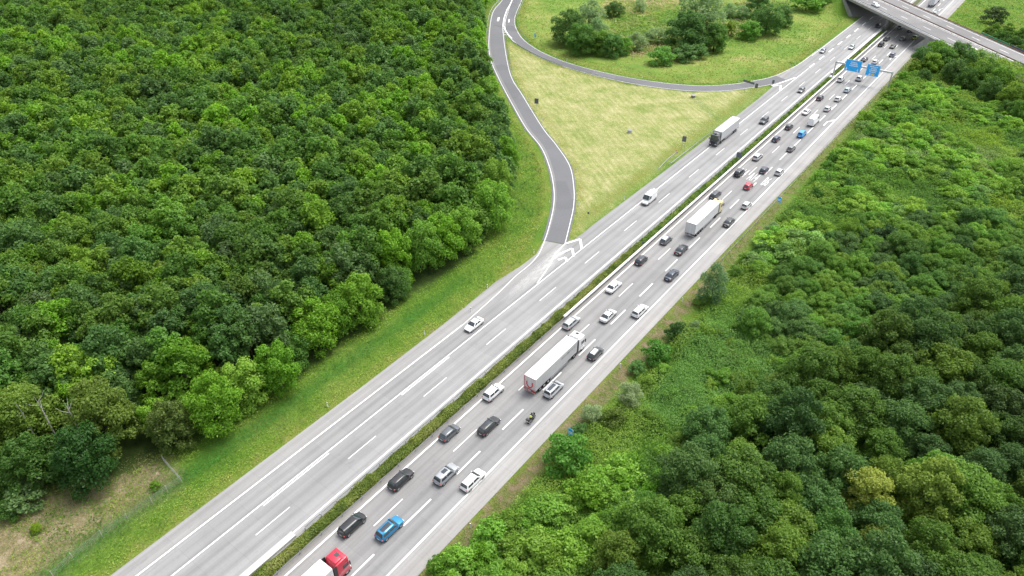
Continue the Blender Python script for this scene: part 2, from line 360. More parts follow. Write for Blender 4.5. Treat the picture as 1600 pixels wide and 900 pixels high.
n1 = noise(n, P, 0.10, 5, 0.6); n2 = noise(n, P, 0.55, 5, 0.65); n3 = noise(n, P, 2.6, 4, 0.7); n4 = noise(n, P, 0.03, 3, 0.5)
def zone(k, sharp=3.0):
    v = math_(n, 'ADD', A(k), math_(n, 'MULTIPLY', math_(n, 'SUBTRACT', n2, 0.5), 0.9))
    return math_(n, 'ADD', math_(n, 'MULTIPLY', math_(n, 'SUBTRACT', v, 0.5), sharp), 0.5, True)
grass = ramp(n, n1, [(.28, (.062, .140, .018)), (.48, (.105, .188, .024)), (.62, (.150, .215, .038)), (.78, (.205, .225, .068))])
grass = mix(n, math_(n, 'MULTIPLY', n2, .75), grass, (.090, .192, .020))
straw = ramp(n, noise(n, P, .16, 5, .65), [(.30, (.180, .240, .065)), (.44, (.270, .295, .108)), (.58, (.345, .340, .155)), (.74, (.45, .41, .24))])
mow = nd(n, 'ShaderNodeTexWave', wave_type='BANDS', bands_direction='X'); mow.inputs['Scale'].default_value = .16; mow.inputs['Distortion'].default_value = 5.0; mow.inputs['Detail'].default_value = 4; mow.inputs['Detail Scale'].default_value = 1.2
n.links.new(mapping(n, P, (1, 1, 1), (0, 0, R(-51.5))), mow.inputs['Vector'])
straw = mix(n, 1.0, straw, ramp(n, mow.outputs['Fac'], [(.1, (.92, .95, .88)), (.9, (1.06, 1.05, 1.08))]), 'MULTIPLY')
streak = noise(n, mapping(n, mapping(n, P, (1, 1, 1), (0, 0, R(-51.5))), (1.6, .07, 1)), 1.0, 5, .7)
straw = mix(n, 1.0, straw, ramp(n, streak, [(.3, (.80, .86, .72)), (.7, (1.16, 1.12, 1.2))]), 'MULTIPLY')
bare = ramp(n, noise(n, P, .45, 5, .7), [(.3, (.095, .14, .03)), (.45, (.20, .175, .085)), (.62, (.30, .245, .155)), (.8, (.40, .345, .26))])
meadow = ramp(n, noise(n, P, .055, 5, .65), [(.30, (.095, .185, .032)), (.46, (.155, .250, .042)), (.58, (.225, .285, .068)), (.68, (.31, .29, .11)), (.78, (.34, .26, .15))])
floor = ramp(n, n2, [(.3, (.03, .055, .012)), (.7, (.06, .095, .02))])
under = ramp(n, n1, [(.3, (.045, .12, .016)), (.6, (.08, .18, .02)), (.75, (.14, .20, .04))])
c = mix(n, zone('loopmeadow'), grass, meadow); c = mix(n, zone('mown'), c, straw); c = mix(n, math_(n, 'MULTIPLY', zone('shoulder', 2.0), .62), c, grass); c = mix(n, zone('bare', 2.0), c, bare)
kerb = ramp(n, n2, [(.35, (.14, .21, .025)), (.55, (.21, .20, .05)), (.7, (.27, .21, .12))])
c = mix(n, math_(n, 'MULTIPLY', A('kerbside'), ramp(n, n1, [(.35, (.25,)*3), (.6, (.95,)*3)])), c, kerb)
dry = ramp(n, n2, [(.30, (.075, .115, .025)), (.45, (.125, .14, .045)), (.56, (.18, .15, .085)), (.70, (.235, .17, .115))])
c = mix(n, math_(n, 'MULTIPLY', zone('dryverge', 2.0), .95), c, dry)
c = mix(n, math_(n, 'MULTIPLY', A('lush'), n2), c, (.045, .15, .02))
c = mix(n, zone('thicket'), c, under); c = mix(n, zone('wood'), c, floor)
c = mix(n, 1.0, c, ramp(n, n3, [(.25, (.68, .72, .66)), (.75, (1.28, 1.24, 1.3))]), 'MULTIPLY')
n.links.new(c, b.inputs['Base Color']); b.inputs['Roughness'].default_value = 0.95; b.inputs['Specular IOR Level'].default_value = 0.15
bump(n, b, math_(n, 'ADD', n3, n2), 0.9, 0.35)
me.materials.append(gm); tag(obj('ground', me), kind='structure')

# ------------------------------------------------------------------ carriageways
S = lambda o: tag(o, kind='structure')
left_edge = [(-78.9, -90), (-78.9, 60), (-79.2, 82)] + pxl([(775, 440), (800, 424), (812, 417), (838, 397), (850, 376), (883, 382.5), (889, 376), (897, 374), (910, 365), (928, 350)]) + [(-75.4, 176), (-75.3, 240)] + pxl([(1207, 135.5), (1204, 132), (1229, 125), (1212, 118.5), (1250, 99)]) + [(-76.8, 290), (-76.5, 312), (-76.4, 346), (-76.2, 380), (-76.2, 900)]
mb = MB(); mb.sheet([(-63.0, -90)]+[(-63.0, y) for y in (100, 300, 900)]+left_edge[::-1], 0.0); S(mb.build('oncoming_carriageway', CONC))
right_edge = [(-44.75, -90), (-44.75, 150), (-44.2, 205), (-43.9, 300), (-43.6, 420), (-43.6, 900)]
mb = MB(); mb.sheet([(-60.95, 900), (-60.95, 300), (-60.95, -90)]+right_edge, 0.0); S(mb.build('main_carriageway', CONC))
mb = MB(); mb.sheet([(-63.0, -90), (-60.95, -90), (-60.95, 900), (-63.0, 900)], -0.03); S(mb.build('central_reserve_soil', plain('reserve_soil', (.075, .095, .03), .95, var=.5, scale=.8)))
def road_ribbon(name, L, Rr, mat, z, n_=160, wl=.45, wr=.45):
    L, Rr = resample(L, n_), resample(Rr, n_); c = (L+Rr)/2
    eL = L+(L-c)/np.linalg.norm(L-c, axis=1)[:, None]*wl; eR = Rr+(Rr-c)/np.linalg.norm(Rr-c, axis=1)[:, None]*wr
    S(MB().ribbon(eL, eR, z).build(name, mat)); return L, Rr
cut = ramp_out[:np.argmin(np.hypot(*(ramp_out-np.array(at(852, 376))).T))+1]
road_ribbon('slip_road', cut, ramp_in, ASPH, 0.006, wl=.7, wr=.6)
lo = loop_out[:np.argmin(np.hypot(*(loop_out-np.array(at(1212, 118.5))).T))+1]
li = loop_in[:np.argmin(np.hypot(*(loop_in-np.array(at(1206, 131.5))).T))+1]
road_ribbon('loop_road', lo, li, ASPH, 0.002)
# asphalt tongue that runs out onto the concrete where the loop joins
S(MB().sheet([tuple(lo[-1]), at(1229, 125), tuple(li[-1])], 0.007).build('loop_road_end', ASPH))
# the pale worn strip along the outside of the slip road
q0 = int(len(cut)*.40); ws = cut[q0:]
S(MB().ribbon(offset(ws, -.05), offset(ws, -(.35+.75*np.sin(np.linspace(0, math.pi, len(ws)))[:, None])), .010).build('worn_strip', ASPH_W))

# ------------------------------------------------------------------ painted markings
pm = MB(); ZP = 0.014
def stripe(X, y0, y1, wd): pm.sheet([(X-wd/2, y0), (X+wd/2, y0), (X+wd/2, y1), (X-wd/2, y1)], ZP)
def dashes(X, start, per, ln, wd, y0=-60, y1=520):
    k = math.floor((y0-start)/per)
    while start+k*per < y1:
        if start+k*per >= y0: stripe(X, start+k*per, start+k*per+ln, wd)
        k += 1
def line(P, wd, z=ZP):
    P = np.asarray(P); pm.ribbon(offset(P, -wd/2), offset(P, wd/2), z)
for X, wd in ((-59.45, .30), (-48.15, .29), (-64.15, .26)): stripe(X, -60, 700, wd)
stripe(-72.05, -60, 284, .24); stripe(-75.95, -60, 84, .28)
dashes(-55.55, 39.6, 18, 6.1, .19); dashes(-52.05, 42.3, 12, 6.0, .28); dashes(-68.2, 28.1, 18, 6.2, .16)
dashes(-72.1, 285, 12, 6.0, .5, 284, 480)
stripe(-76.0, 300, 700, .2)
for y in (-20, 32, 62): stripe(-71.6, y, y+13, .2)
line(resample(ramp_out, 220), .17); line(resample(ramp_in, 200), .17, .012); line(resample(loop_out, 220), .17); line(resample(li[27:], 160), .17)
line(smooth_line([tuple(ramp_in[-1]), (-75.9, 117.5), (-74.2, 112.5), (-72.3, 105)]), .26)
for a, t_, b2 in (((884, 380.5), (906.5, 373.5), (909, 389)), ((872, 398), (894, 388), (896.5, 400.5)), ((872, 406), (883.5, 402), (886, 409))):
    a, t_, b2 = at(*a), at(*t_), at(*b2); line([a, t_], .52, .0165); line([t_, b2], .55, .019)
lp = pxl([(1206, 134), (1221, 129), (1232, 125), (1243, 121)]); line(smooth_line(lp), .5)
line(pxl([(1207, 134.5), (1220, 133), (1219, 141)]), .7, .0165)
for i in range(5):                                            # hatching in the fork of the two slip roads
    a = np.array(at(786.5, 42+i*3.1)); b2 = np.array(at(788.2+i*1.3, 41+i*3.3)); line([a, b2], .45, .018)
line(smooth_line(pxl([(787.5, 41), (790, 48), (795, 55), (800, 60)])), .5, .016)
line(smooth_line([(-258, 352), (-240, 318)]+pxl([(800, 0), (792, 16), (787.5, 30), (786.5, 42)])), .55, .0205)
line(pxl([(779.5, 27), (778, 33)]), .9); line(pxl([(795.5, 30), (795, 35)]), .5)
for (px, py) in ((1294, 193), (1395, 91)):                    # arrows bending to the exit
    x0, y0 = at(px, py); x0 = -49.9
    line([(x0, y0-2.6), (x0, y0+1.6)], .34); line([(x0, y0+1.5), (x0+1.0, y0+3.0)], .34, .0165); pm.sheet([(x0+.5, y0+3.4), (x0+1.5, y0+2.6), (x0+1.6, y0+4.6)], .018)
x0 = -49.9; line([(x0, 405), (x0, 409)], .34); line([(x0, 409), (x0+1, 410.5)], .34, .0165)
def letters(body, size, thick_z, loc, sx, sy, mat, name, parent=None, rot=(0, 0, 0), dest=None):
    cu = bpy.data.curves.new(name, 'FONT'); cu.body = body; cu.size = size; cu.align_x = 'CENTER'; cu.align_y = 'CENTER'; cu.offset = -0.008
    t = bpy.data.objects.new(name, cu); C.objects.link(t); bpy.context.view_layer.update()
    me2 = bpy.data.meshes.new_from_object(t.evaluated_get(bpy.context.evaluated_depsgraph_get())); bpy.data.objects.remove(t)
    vs = [(v.co.x*sx+loc[0], v.co.y*sy+loc[1], thick_z) for v in me2.vertices]
    dest.add(vs, [tuple(p.vertices) for p in me2.polygons])
for txt, X, Y in (('A14', -57.5, 183.6), ('A14', -53.9, 182.9), ('B6', -50.1, 182.3)):
    letters(txt, 1.0, ZP+.002, (X, Y), 1.5, 8.2, PAINT, 'txt', dest=pm)
S(pm.build('road_marking', PAINT, fix=False))
wm, n, b = new_mat('worn_off_paint'); P = position(n); n.nodes.remove(b)
d_ = nd(n, 'ShaderNodeBsdfDiffuse'); d_.inputs[0].default_value = (.60, .60, .59, 1); tr_ = nd(n, 'ShaderNodeBsdfTransparent'); mx_ = nd(n, 'ShaderNodeMixShader')
fd = nd(n, 'ShaderNodeAttribute', attribute_name='fade').outputs['Fac']
n.links.new(math_(n, 'MULTIPLY', fd, math_(n, 'MULTIPLY', noise(n, mapping(n, P, (1.2, .35, 1)), 1.0, 5, .6), 1.25), True), mx_.inputs[0]); n.links.new(tr_.outputs[0], mx_.inputs[1]); n.links.new(d_.outputs[0], mx_.inputs[2]); n.links.new(mx_.outputs[0], n.nodes['Material Output'].inputs[0])
cl = resample(smooth_line(pxl([(886, 379), (876, 392), (858, 410), (836, 430), (812, 449), (780, 476)])), 24); hw = np.interp(np.linspace(0, 1, 24), [0, .2, .5, 1], [.5, 2.0, 2.4, .7])[:, None]
rows = [offset(cl, 0)+(offset(cl, 1)-cl)*hw*f_ for f_ in (-1, -.5, 0, .5, 1)]
mb = MB(); mb.add([(p[0], p[1], .009) for r_ in rows for p in r_], [(i*24+j, (i+1)*24+j, (i+1)*24+j+1, i*24+j+1) for i in range(4) for j in range(23)])
wo = S(mb.build('worn_paint_patch', wm)); fattr(wo.data, 'fade', np.concatenate([np.full(24, v_)*np.interp(np.linspace(0, 1, 24), [0, .15, .75, 1], [.2, 1, .7, 0]) for v_ in (0, .75, 1, .75, 0)]))
# pale concrete kerb strip at the start of the safety barrier
mb = MB(); mb.box((-63.75, -15, .22), (1.05, 93, .44)); tag(mb.build('concrete_barrier', PALECONC), 'long white concrete barrier where the hedge strip meets the oncoming lanes', 'barrier')

# ------------------------------------------------------------------ foliage
def leaf_mesh(name, pos, nrm, size, tone, mat, tint=None, aspect=0.62):
    N = len(pos); r = rng.normal(size=(N, 3)); t = np.cross(nrm, r); t /= np.linalg.norm(t, axis=1)[:, None]+1e-9
    b2 = np.cross(nrm, t); s = size[:, None]; j = rng.uniform(.7, 1.3, (N, 4, 1))
    bend = nrm*s*rng.uniform(-.25, .25, (N, 1))
    V = np.stack((pos+t*s*j[:, 0]+bend, pos+b2*s*aspect*j[:, 1]-bend, pos-t*s*j[:, 2]+bend, pos-b2*s*aspect*j[:, 3]-bend), 1).reshape(-1, 3)
    me = bpy.data.meshes.new(name); me.vertices.add(4*N); me.vertices.foreach_set('co', V.ravel())
    me.loops.add(4*N); me.loops.foreach_set('vertex_index', np.arange(4*N)); me.polygons.add(N); me.polygons.foreach_set('loop_start', np.arange(N)*4)
    me.update(calc_edges=True)
    a = me.attributes.new('tone', 'FLOAT', 'FACE'); a.data.foreach_set('value', np.clip(tone, 0, 1).astype(np.float32))
    if tint is not None:
        a = me.attributes.new('tint', 'FLOAT_COLOR', 'FACE'); a.data.foreach_set('color', np.c_[tint, np.ones(N)].astype(np.float32).ravel())
    me.materials.append(mat); return me
def crown(name, Rr, z0, z1, nl, N, leaf, mat, lobe=(.30, .46), low=-0.5, up=.45, aspect=.62, spread=1.0):
    """A crown of lobes; leaves lie on and under the lobes' surfaces, turned outwards and up, with gaps between the lobes."""
    zc, rz = (z0+z1)/2, (z1-z0)/2; k = np.arange(nl)
    ph = k*2.39996+rng.uniform(0, 6); u = np.clip(low+(1-low)*(k+.5)/nl+rng.normal(0, .06, nl), -1, 1)
    rad = np.sqrt(1-u*u); rr = rng.uniform(.50, .80, nl)*spread
    lr = rng.uniform(*lobe, nl)*Rr
    if low < -.55: rad = np.where(u < 0, 1-.22*u*u, rad)
    flat = min(1.25, max(.7, rz/Rr)); zl, zh = z0+lr*.35, z1-lr*flat*.85; uu = (u-low)/(1-low)
    cen = np.c_[np.cos(ph)*rad*Rr*rr, np.sin(ph)*rad*Rr*rr, zl+(zh-zl)*np.clip(uu, 0, 1)]
    cen = np.vstack((cen, [[0, 0, zc]])); lr = np.r_[lr, Rr*.5]
    p = lr**2/np.sum(lr**2); L = rng.choice(nl+1, N*2, p=p)
    d = rng.normal(size=(2*N, 3)); d /= np.linalg.norm(d, axis=1)[:, None]; d[:, 2] = np.where(d[:, 2] < -.35, -d[:, 2]*.6, d[:, 2])
    rr = lr[L]*rng.uniform(.62, 1.06, 2*N)
    # small sprays: push groups of leaves in and out
    wob = np.sin(d[:, 0]*9+L)*np.sin(d[:, 1]*9+L*2)*np.sin(d[:, 2]*8+L*3)
    rr *= 1+.16*wob
    pos = cen[L]+d*rr[:, None]*np.array((1, 1, min(1.25, max(.7, rz/Rr))))
    keep = np.ones(2*N, bool)
    for i in range(nl+1): keep &= ~((np.linalg.norm(pos-cen[i], axis=1) < lr[i]*.55) & (L != i))
    keep &= pos[:, 2] > max(.05, z0-.2)
    ix = np.flatnonzero(keep)[:N]; pos, d, L, wob, rr2 = pos[ix], d[ix], L[ix], wob[ix], rr[ix]/lr[L[ix]]
    nr = d*.8+rng.normal(size=pos.shape)*.55+np.array((0, 0, up)); nr /= np.linalg.norm(nr, axis=1)[:, None]
    lt = rng.uniform(.25, .75, nl+1)
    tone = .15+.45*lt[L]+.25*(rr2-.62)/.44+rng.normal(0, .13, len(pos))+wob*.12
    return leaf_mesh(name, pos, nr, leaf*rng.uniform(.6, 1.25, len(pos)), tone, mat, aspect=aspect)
def trunk_mesh(name, h, r, spread, nlimb=5, mat=None):
    mb = MB(); bend = rng.normal(0, .25, 2)
    P = [(0, 0, -.3), (bend[0]*.3, bend[1]*.3, h*.35), (bend[0], bend[1], h*.65), (bend[0]*1.3, bend[1]*1.3, h*.86)]
    mb.tube(P, [r*1.25, r*.9, r*.6, r*.15], 7)
    for k in range(nlimb):
        a = k*2.4+rng.uniform(0, 1); z = h*rng.uniform(.3, .65); z2 = z+h*rng.uniform(.12, .3)
        mb.tube([(bend[0]*z/h, bend[1]*z/h, z), (math.cos(a)*spread*.35, math.sin(a)*spread*.35, (z+z2)/2), (math.cos(a)*spread*.55, math.sin(a)*spread*.55, z2-.1*h)], [r*.42, r*.28, r*.07], 5)
    o = mb.build(name, mat or BARK, smooth=True); me = o.data; bpy.data.objects.remove(o); return me
PROTO = {}
def proto(kind, n_, **k):
    tr = k.pop('trunk'); PROTO[kind] = [(crown(kind, mat=LEAF, name=kind) if False else crown('crown', mat=LEAF, **k), trunk_mesh('trunk', *tr)) for _ in range(n_)]
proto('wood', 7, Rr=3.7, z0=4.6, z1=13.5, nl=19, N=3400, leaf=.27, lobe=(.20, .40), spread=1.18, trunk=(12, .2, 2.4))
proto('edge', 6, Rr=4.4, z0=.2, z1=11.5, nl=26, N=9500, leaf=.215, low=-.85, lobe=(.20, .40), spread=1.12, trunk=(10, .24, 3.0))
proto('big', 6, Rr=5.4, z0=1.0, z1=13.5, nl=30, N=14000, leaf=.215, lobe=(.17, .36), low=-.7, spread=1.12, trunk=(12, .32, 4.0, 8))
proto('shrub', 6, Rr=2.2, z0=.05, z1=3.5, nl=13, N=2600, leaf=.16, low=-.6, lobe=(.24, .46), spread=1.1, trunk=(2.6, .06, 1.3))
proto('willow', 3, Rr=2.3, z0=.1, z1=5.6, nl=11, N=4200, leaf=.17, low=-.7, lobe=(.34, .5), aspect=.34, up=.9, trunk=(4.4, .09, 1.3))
GREENS = [(.050, .110, .021), (.060, .132, .020), (.076, .150, .021), (.056, .118, .030), (.090, .160, .021), (.062, .122, .019), (.046, .098, .026)]
YELS = [(.086, .180, .014), (.078, .170, .014), (.098, .178, .018)]

GREY = [(.125, .190, .095), (.105, .170, .078), (.145, .205, .110)]
BRIGHT = [(.100, .200, .028), (.088, .175, .026), (.118, .208, .030)]
placed = []
def plant(name, kind, X, Y, scale, col, label, cat, group=None, zs=1.0, z=0.0):
    cm, tm = random.choice(PROTO[kind])
    t = thing(name, label, cat, (X, Y, z), random.uniform(0, 6.28), group)
    s = scale; t.scale = (s*random.uniform(.93, 1.07), s*random.uniform(.93, 1.07), s*zs*random.uniform(.94, 1.08))
    o = obj('crown', cm, t); v = random.uniform(.86, 1.14); o.color = (*[c*v*random.uniform(.95, 1.05) for c in col], 1)
    o2 = obj('trunk', tm, t); return t
LM = 1.0
RR = {'wood': 3.6, 'edge': 4.4, 'big': 5.4, 'shrub': 2.2, 'willow': 2.3}; HH = {'wood': 13.5, 'edge': 11.5, 'big': 13.5, 'shrub': 3.5, 'willow': 5.6}
def plant_at(px, py, rpx, name, kind, col, label, cat, group=None, zs=1.0):
    """Crown centre and radius as seen in the photograph, turned into a standing place and a size."""
    if group == 'bushes in the meadow inside the loop road': rpx = rpx*1.45; col = np.array(col)*(1.45 if kind != 'willow' else 1.2)
    m = mpp(px, py, 3.0); s = rpx*m/RR[kind]; zc = HH[kind]*s*zs*.5
    X, Y = at(px, py, zc); placed.append((X, Y, RR[kind]*s*.8)); plant(name, kind, X, Y, s, col, label, cat, group, zs)

# trees of their own along the wood's edge
plant_at(158, 655, 52, 'tree', 'big', (.100, .150, .028), 'broad yellow-tinged tree at the corner of the wood above the bare patch', 'tree')
plant_at(40, 660, 52, 'tree', 'big', (.092, .150, .022), 'large yellow-green tree beside the dead snags at the wood corner', 'tree')
plant_at(252, 572, 26, 'tree', 'edge', (.085, .185, .012), 'bright green round tree glowing among dark neighbours near the wood corner', 'tree')
plant_at(265, 665, 34, 'tree', 'edge', (.080, .115, .026), 'small brownish green tree above the end of the wire fence', 'tree')
plant_at(45, 722, 40, 'tree', 'edge', (.045, .105, .018), 'green tree behind the pale flowering bush at the wood corner', 'tree')
plant_at(5, 735, 34, 'tree', 'edge', (.055, .12, .02), 'mid green tree at the very corner of the wood under the dead snags', 'tree')
plant_at(12, 795, 20, 'shrub', 'shrub', (.05, .12, .02), 'green bush in front of the pale flowering bush', 'shrub')
plant_at(130, 715, 44, 'tree', 'edge', (.030, .085, .016), 'low dark green tree overhanging the bare brown patch', 'tree')
EDGE_G = 'bright trees along the open edge of the wood'; EDGE_L = 'bright yellow-green tree standing along the open grassy edge of the wood'
for (x, y, r) in ((615, 400, 34), (660, 385, 32), (690, 372, 30), (722, 356, 30), (770, 320, 30), (776, 282, 27), (560, 465, 36), (490, 505, 38), (432, 575, 34), (335, 630, 40), (790, 240, 22), (525, 490, 30), (380, 600, 32)):
    plant_at(x, y, r, 'tree', 'edge', np.array(random.choice(YELS+BRIGHT))*1.22, EDGE_L, 'tree', EDGE_G)
# the planted places in the wood
def scatter(poly, sp_, margin=(-70, 1670, -110, 1000), zt=9.0):
    poly = np.asarray(poly); x0, y0 = poly.min(0); x1, y1 = poly.max(0); o = []; r = 0; y = y0
    while y < y1:
        x = x0+(sp_/2 if r % 2 else 0)
        while x < x1: o.append((x, y)); x += sp_
        y += sp_*.866; r += 1
    o = np.array(o)+rng.uniform(-.32, .32, (len(o), 2))*sp_
    d = sdf(poly, o[:, 0], o[:, 1]); o, d = o[d > 0], d[d > 0]
    px, py, wd = to_px(np.c_[o, np.full(len(o), zt)]); k = (wd > 5) & (px > margin[0]) & (px < margin[1]) & (py > margin[2]) & (py < margin[3])
    return o[k], d[k], wd[k]
def free(X, Y, r): return all((X-a)**2+(Y-b_)**2 > (r+c_)**2*.55 for a, b_, c_ in placed)
pts, dd, wd = scatter(wood_poly, 4.15)
order = np.argsort(wd); far_pts = []; count = 0
for i in order:
    X, Y = pts[i]
    if dd[i] < 1.6: continue
    edge = dd[i] < 5.2
    if not free(X, Y, 2.2): continue
    nz = vnoise(np.array([X]), np.array([Y]), 26, 5)[0]; n2_ = vnoise(np.array([X]), np.array([Y]), 11, 6)[0]
    col = np.array(random.choice(GREENS)) if random.random() > .12+.5*max(0, nz-.45) else np.array(random.choice(YELS))*random.uniform(.85, 1.15)
    if random.random() < .05: col = np.array((.062, .112, .040))*1.1
    col = col*(.80+.42*nz+.27*n2_)*(1.18 if edge else .95); s = random.uniform(.70, 1.08)*random.choice((.9, 1, 1, 1.15))
    if count < 300:
        if edge: plant('wood_tree', 'edge', X, Y, s*.88, col*np.array((1.12, 1.1, 1)), 'green tree leafed to the ground on the edge of the wood', 'tree', 'green trees along the edge of the wood')
        else: plant('wood_tree', 'wood', X, Y, s, col, 'dark green broadleaf tree packed inside the dense wood near the motorway', 'tree', 'trees packed inside the dense wood')
        count += 1
    else: far_pts.append((X, Y, s*(.95 if edge else 1.0), 8 if edge else random.randrange(8), col*1.05))
# the rest of the wood: one object, trees as instances of its own four crowns
def mass(name, items, protos, label=None):
    n_ = len(items); me = bpy.data.meshes.new(name); me.vertices.add(n_)
    me.vertices.foreach_set('co', np.array([(a[0], a[1], 0.0) for a in items], np.float32).ravel())
    def at_(k, ty, arr, key='value'):
        x = me.attributes.new(k, ty, 'POINT'); x.data.foreach_set(key, np.asarray(arr).ravel())
    at_('scl', 'FLOAT', np.array([a[2] for a in items], np.float32)); at_('pick', 'INT', np.array([a[3] for a in items], np.int32))
    at_('turn', 'FLOAT', rng.uniform(0, 6.28, n_).astype(np.float32)); at_('tint', 'FLOAT_COLOR', np.array([(*a[4], 1) for a in items], np.float32), 'color')
    o = obj(name, me); tag(o, kind='stuff')
    g = bpy.data.node_groups.new(name, 'GeometryNodeTree'); g.interface.new_socket('Geometry', in_out='INPUT', socket_type='NodeSocketGeometry'); g.interface.new_socket('Geometry', in_out='OUTPUT', socket_type='NodeSocketGeometry')
    gi, go = g.nodes.new('NodeGroupInput'), g.nodes.new('NodeGroupOutput'); j = g.nodes.new('GeometryNodeJoinGeometry')
    def named(k, ty):
        x = g.nodes.new('GeometryNodeInputNamedAttribute'); x.data_type = ty; x.inputs[0].default_value = k; return x.outputs[0]
    for k, me2 in enumerate(protos):
        src = bpy.data.objects.new(name+'_source', me2)
        oi = g.nodes.new('GeometryNodeObjectInfo'); oi.inputs['Object'].default_value = src
        ip = g.nodes.new('GeometryNodeInstanceOnPoints'); cmp_ = g.nodes.new('FunctionNodeCompare'); cmp_.data_type = 'INT'; cmp_.operation = 'EQUAL'
        g.links.new(named('pick', 'INT'), cmp_.inputs[2]); cmp_.inputs[3].default_value = k
        cx = g.nodes.new('ShaderNodeCombineXYZ'); g.links.new(named('turn', 'FLOAT'), cx.inputs[2])
        g.links.new(gi.outputs[0], ip.inputs['Points']); g.links.new(cmp_.outputs[0], ip.inputs['Selection']); g.links.new(oi.outputs['Geometry'], ip.inputs['Instance'])
        g.links.new(cx.outputs[0], ip.inputs['Rotation']); g.links.new(named('scl', 'FLOAT'), ip.inputs['Scale']); g.links.new(ip.outputs[0], j.inputs[0])
    g.links.new(j.outputs[0], go.inputs[0])
    md = o.modifiers.new('planting', 'NODES'); md.node_group = g; return o
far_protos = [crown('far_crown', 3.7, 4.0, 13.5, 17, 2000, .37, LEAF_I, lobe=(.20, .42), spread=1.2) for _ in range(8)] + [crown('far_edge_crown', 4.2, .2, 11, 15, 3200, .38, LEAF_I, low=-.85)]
mass('forest', far_pts, far_protos)

# the thicket between the motorway and the crossing road: plants of their own along the verge
def V(px, py, r, kind, col, label, zs=1.0): plant_at(px, py, r, 'willow' if kind == 'willow' else 'shrub', kind, col, label, 'shrub', None, zs)
V(1116, 443, 23, 'willow', (.105, .178, .085), 'tall egg-shaped grey-green willow bush right at the verge', 1.25)
V(1098, 468, 15, 'shrub', BRIGHT[1], 'bright low bush at the foot of the tall willow', .8)
V(1058, 517, 19, 'shrub', (.042, .098, .024), 'dark round bush on the verge beside a grey bush', 1.0)
V(1086, 512, 13, 'willow', GREY[1], 'small grey bush beside the dark round bush', .8)
V(1027, 550, 25, 'shrub', (.062, .150, .026), 'round green bush near the reddish verge soil', 1.0)
V(1065, 552, 14, 'shrub', (.06, .14, .02), 'small green bush joined to the round green bush', .8)
V(996, 574, 16, 'shrub', (.085, .18, .05), 'pale green tuft of a bush between two willows and the verge', .8)
V(984, 617, 20, 'willow', GREY[2], 'silvery willow bush standing over an olive bush', .8)
V(925, 645, 17, 'willow', GREY[2], 'silver-leaved willow bush behind the blue marker sign', .85)
V(958, 655, 21, 'shrub', (.070, .115, .022), 'olive green bush between the silver willow and the bramble slope', 1.0)
V(940, 683, 16, 'shrub', BRIGHT[0], 'small bright bush beneath the olive bush', .8)
V(884, 708, 38, 'shrub', (.075, .185, .030), 'big bright green round bush below the blue marker sign', 1.05)
V(1040, 580, 17, 'shrub', BRIGHT[0], 'bright bush on the verge between two dark round bushes and the bramble slope', .9)
V(1012, 600, 16, 'shrub', GREENS[4], 'leafy bush just beyond the silvery willow', .9)
V(1150, 425, 15, 'shrub', GREENS[2], 'green bush beside the tall willow on its thicket side', .9)
V(1165, 405, 14, 'shrub', BRIGHT[1], 'fresh green bush between the tall willow and the pale round bush', .9)
V(905, 672, 15, 'shrub', GREENS[3], 'dark bush squeezed between the silver willow and the big bright bush', .9)
V(1225, 345, 13, 'shrub', BRIGHT[0], 'bright bush just below the small blue marker sign', .9)
V(1250, 325, 12, 'shrub', BRIGHT[1], 'green bush behind the small blue marker sign', .9)
V(690, 888, 26, 'shrub', (.095, .20, .020), 'feathery light green bush reaching over the shoulder at the near end', .9)
V(1275, 302, 12, 'shrub', (.06, .15, .026), 'round bush beside the bright tufts near the small blue sign', 1.0)
V(1207, 357, 13, 'willow', GREY[1], 'grey-green willow bush past the small blue sign', .7)
V(1192, 386, 14, 'shrub', (.085, .16, .06), 'pale round bush on the verge before the grey willow', .9)
V(1384, 368, 24, 'shrub', (.026, .062, .020), 'very dark round bush standing alone in the bright thicket', .9)
V(1508, 358, 17, 'shrub', (.035, .085, .018), 'dark bush at the side of the open glade', .9)
V(1300, 535, 24, 'willow', (.07, .165, .03), 'fan-shaped green bush rising from the creeper slope', .8)
V(35, 775, 32, 'shrub', (.10, .17, .06), 'pale flowering bush at the wood corner beside the bare patch', .8)
V(56, 825, 9, 'shrub', (.12, .20, .012), 'small yellow-green bush alone on the bare patch', 1.0)
V(242, 757, 9, 'shrub', (.10, .19, .02), 'small leafy bush inside the wire fence corner', .8)
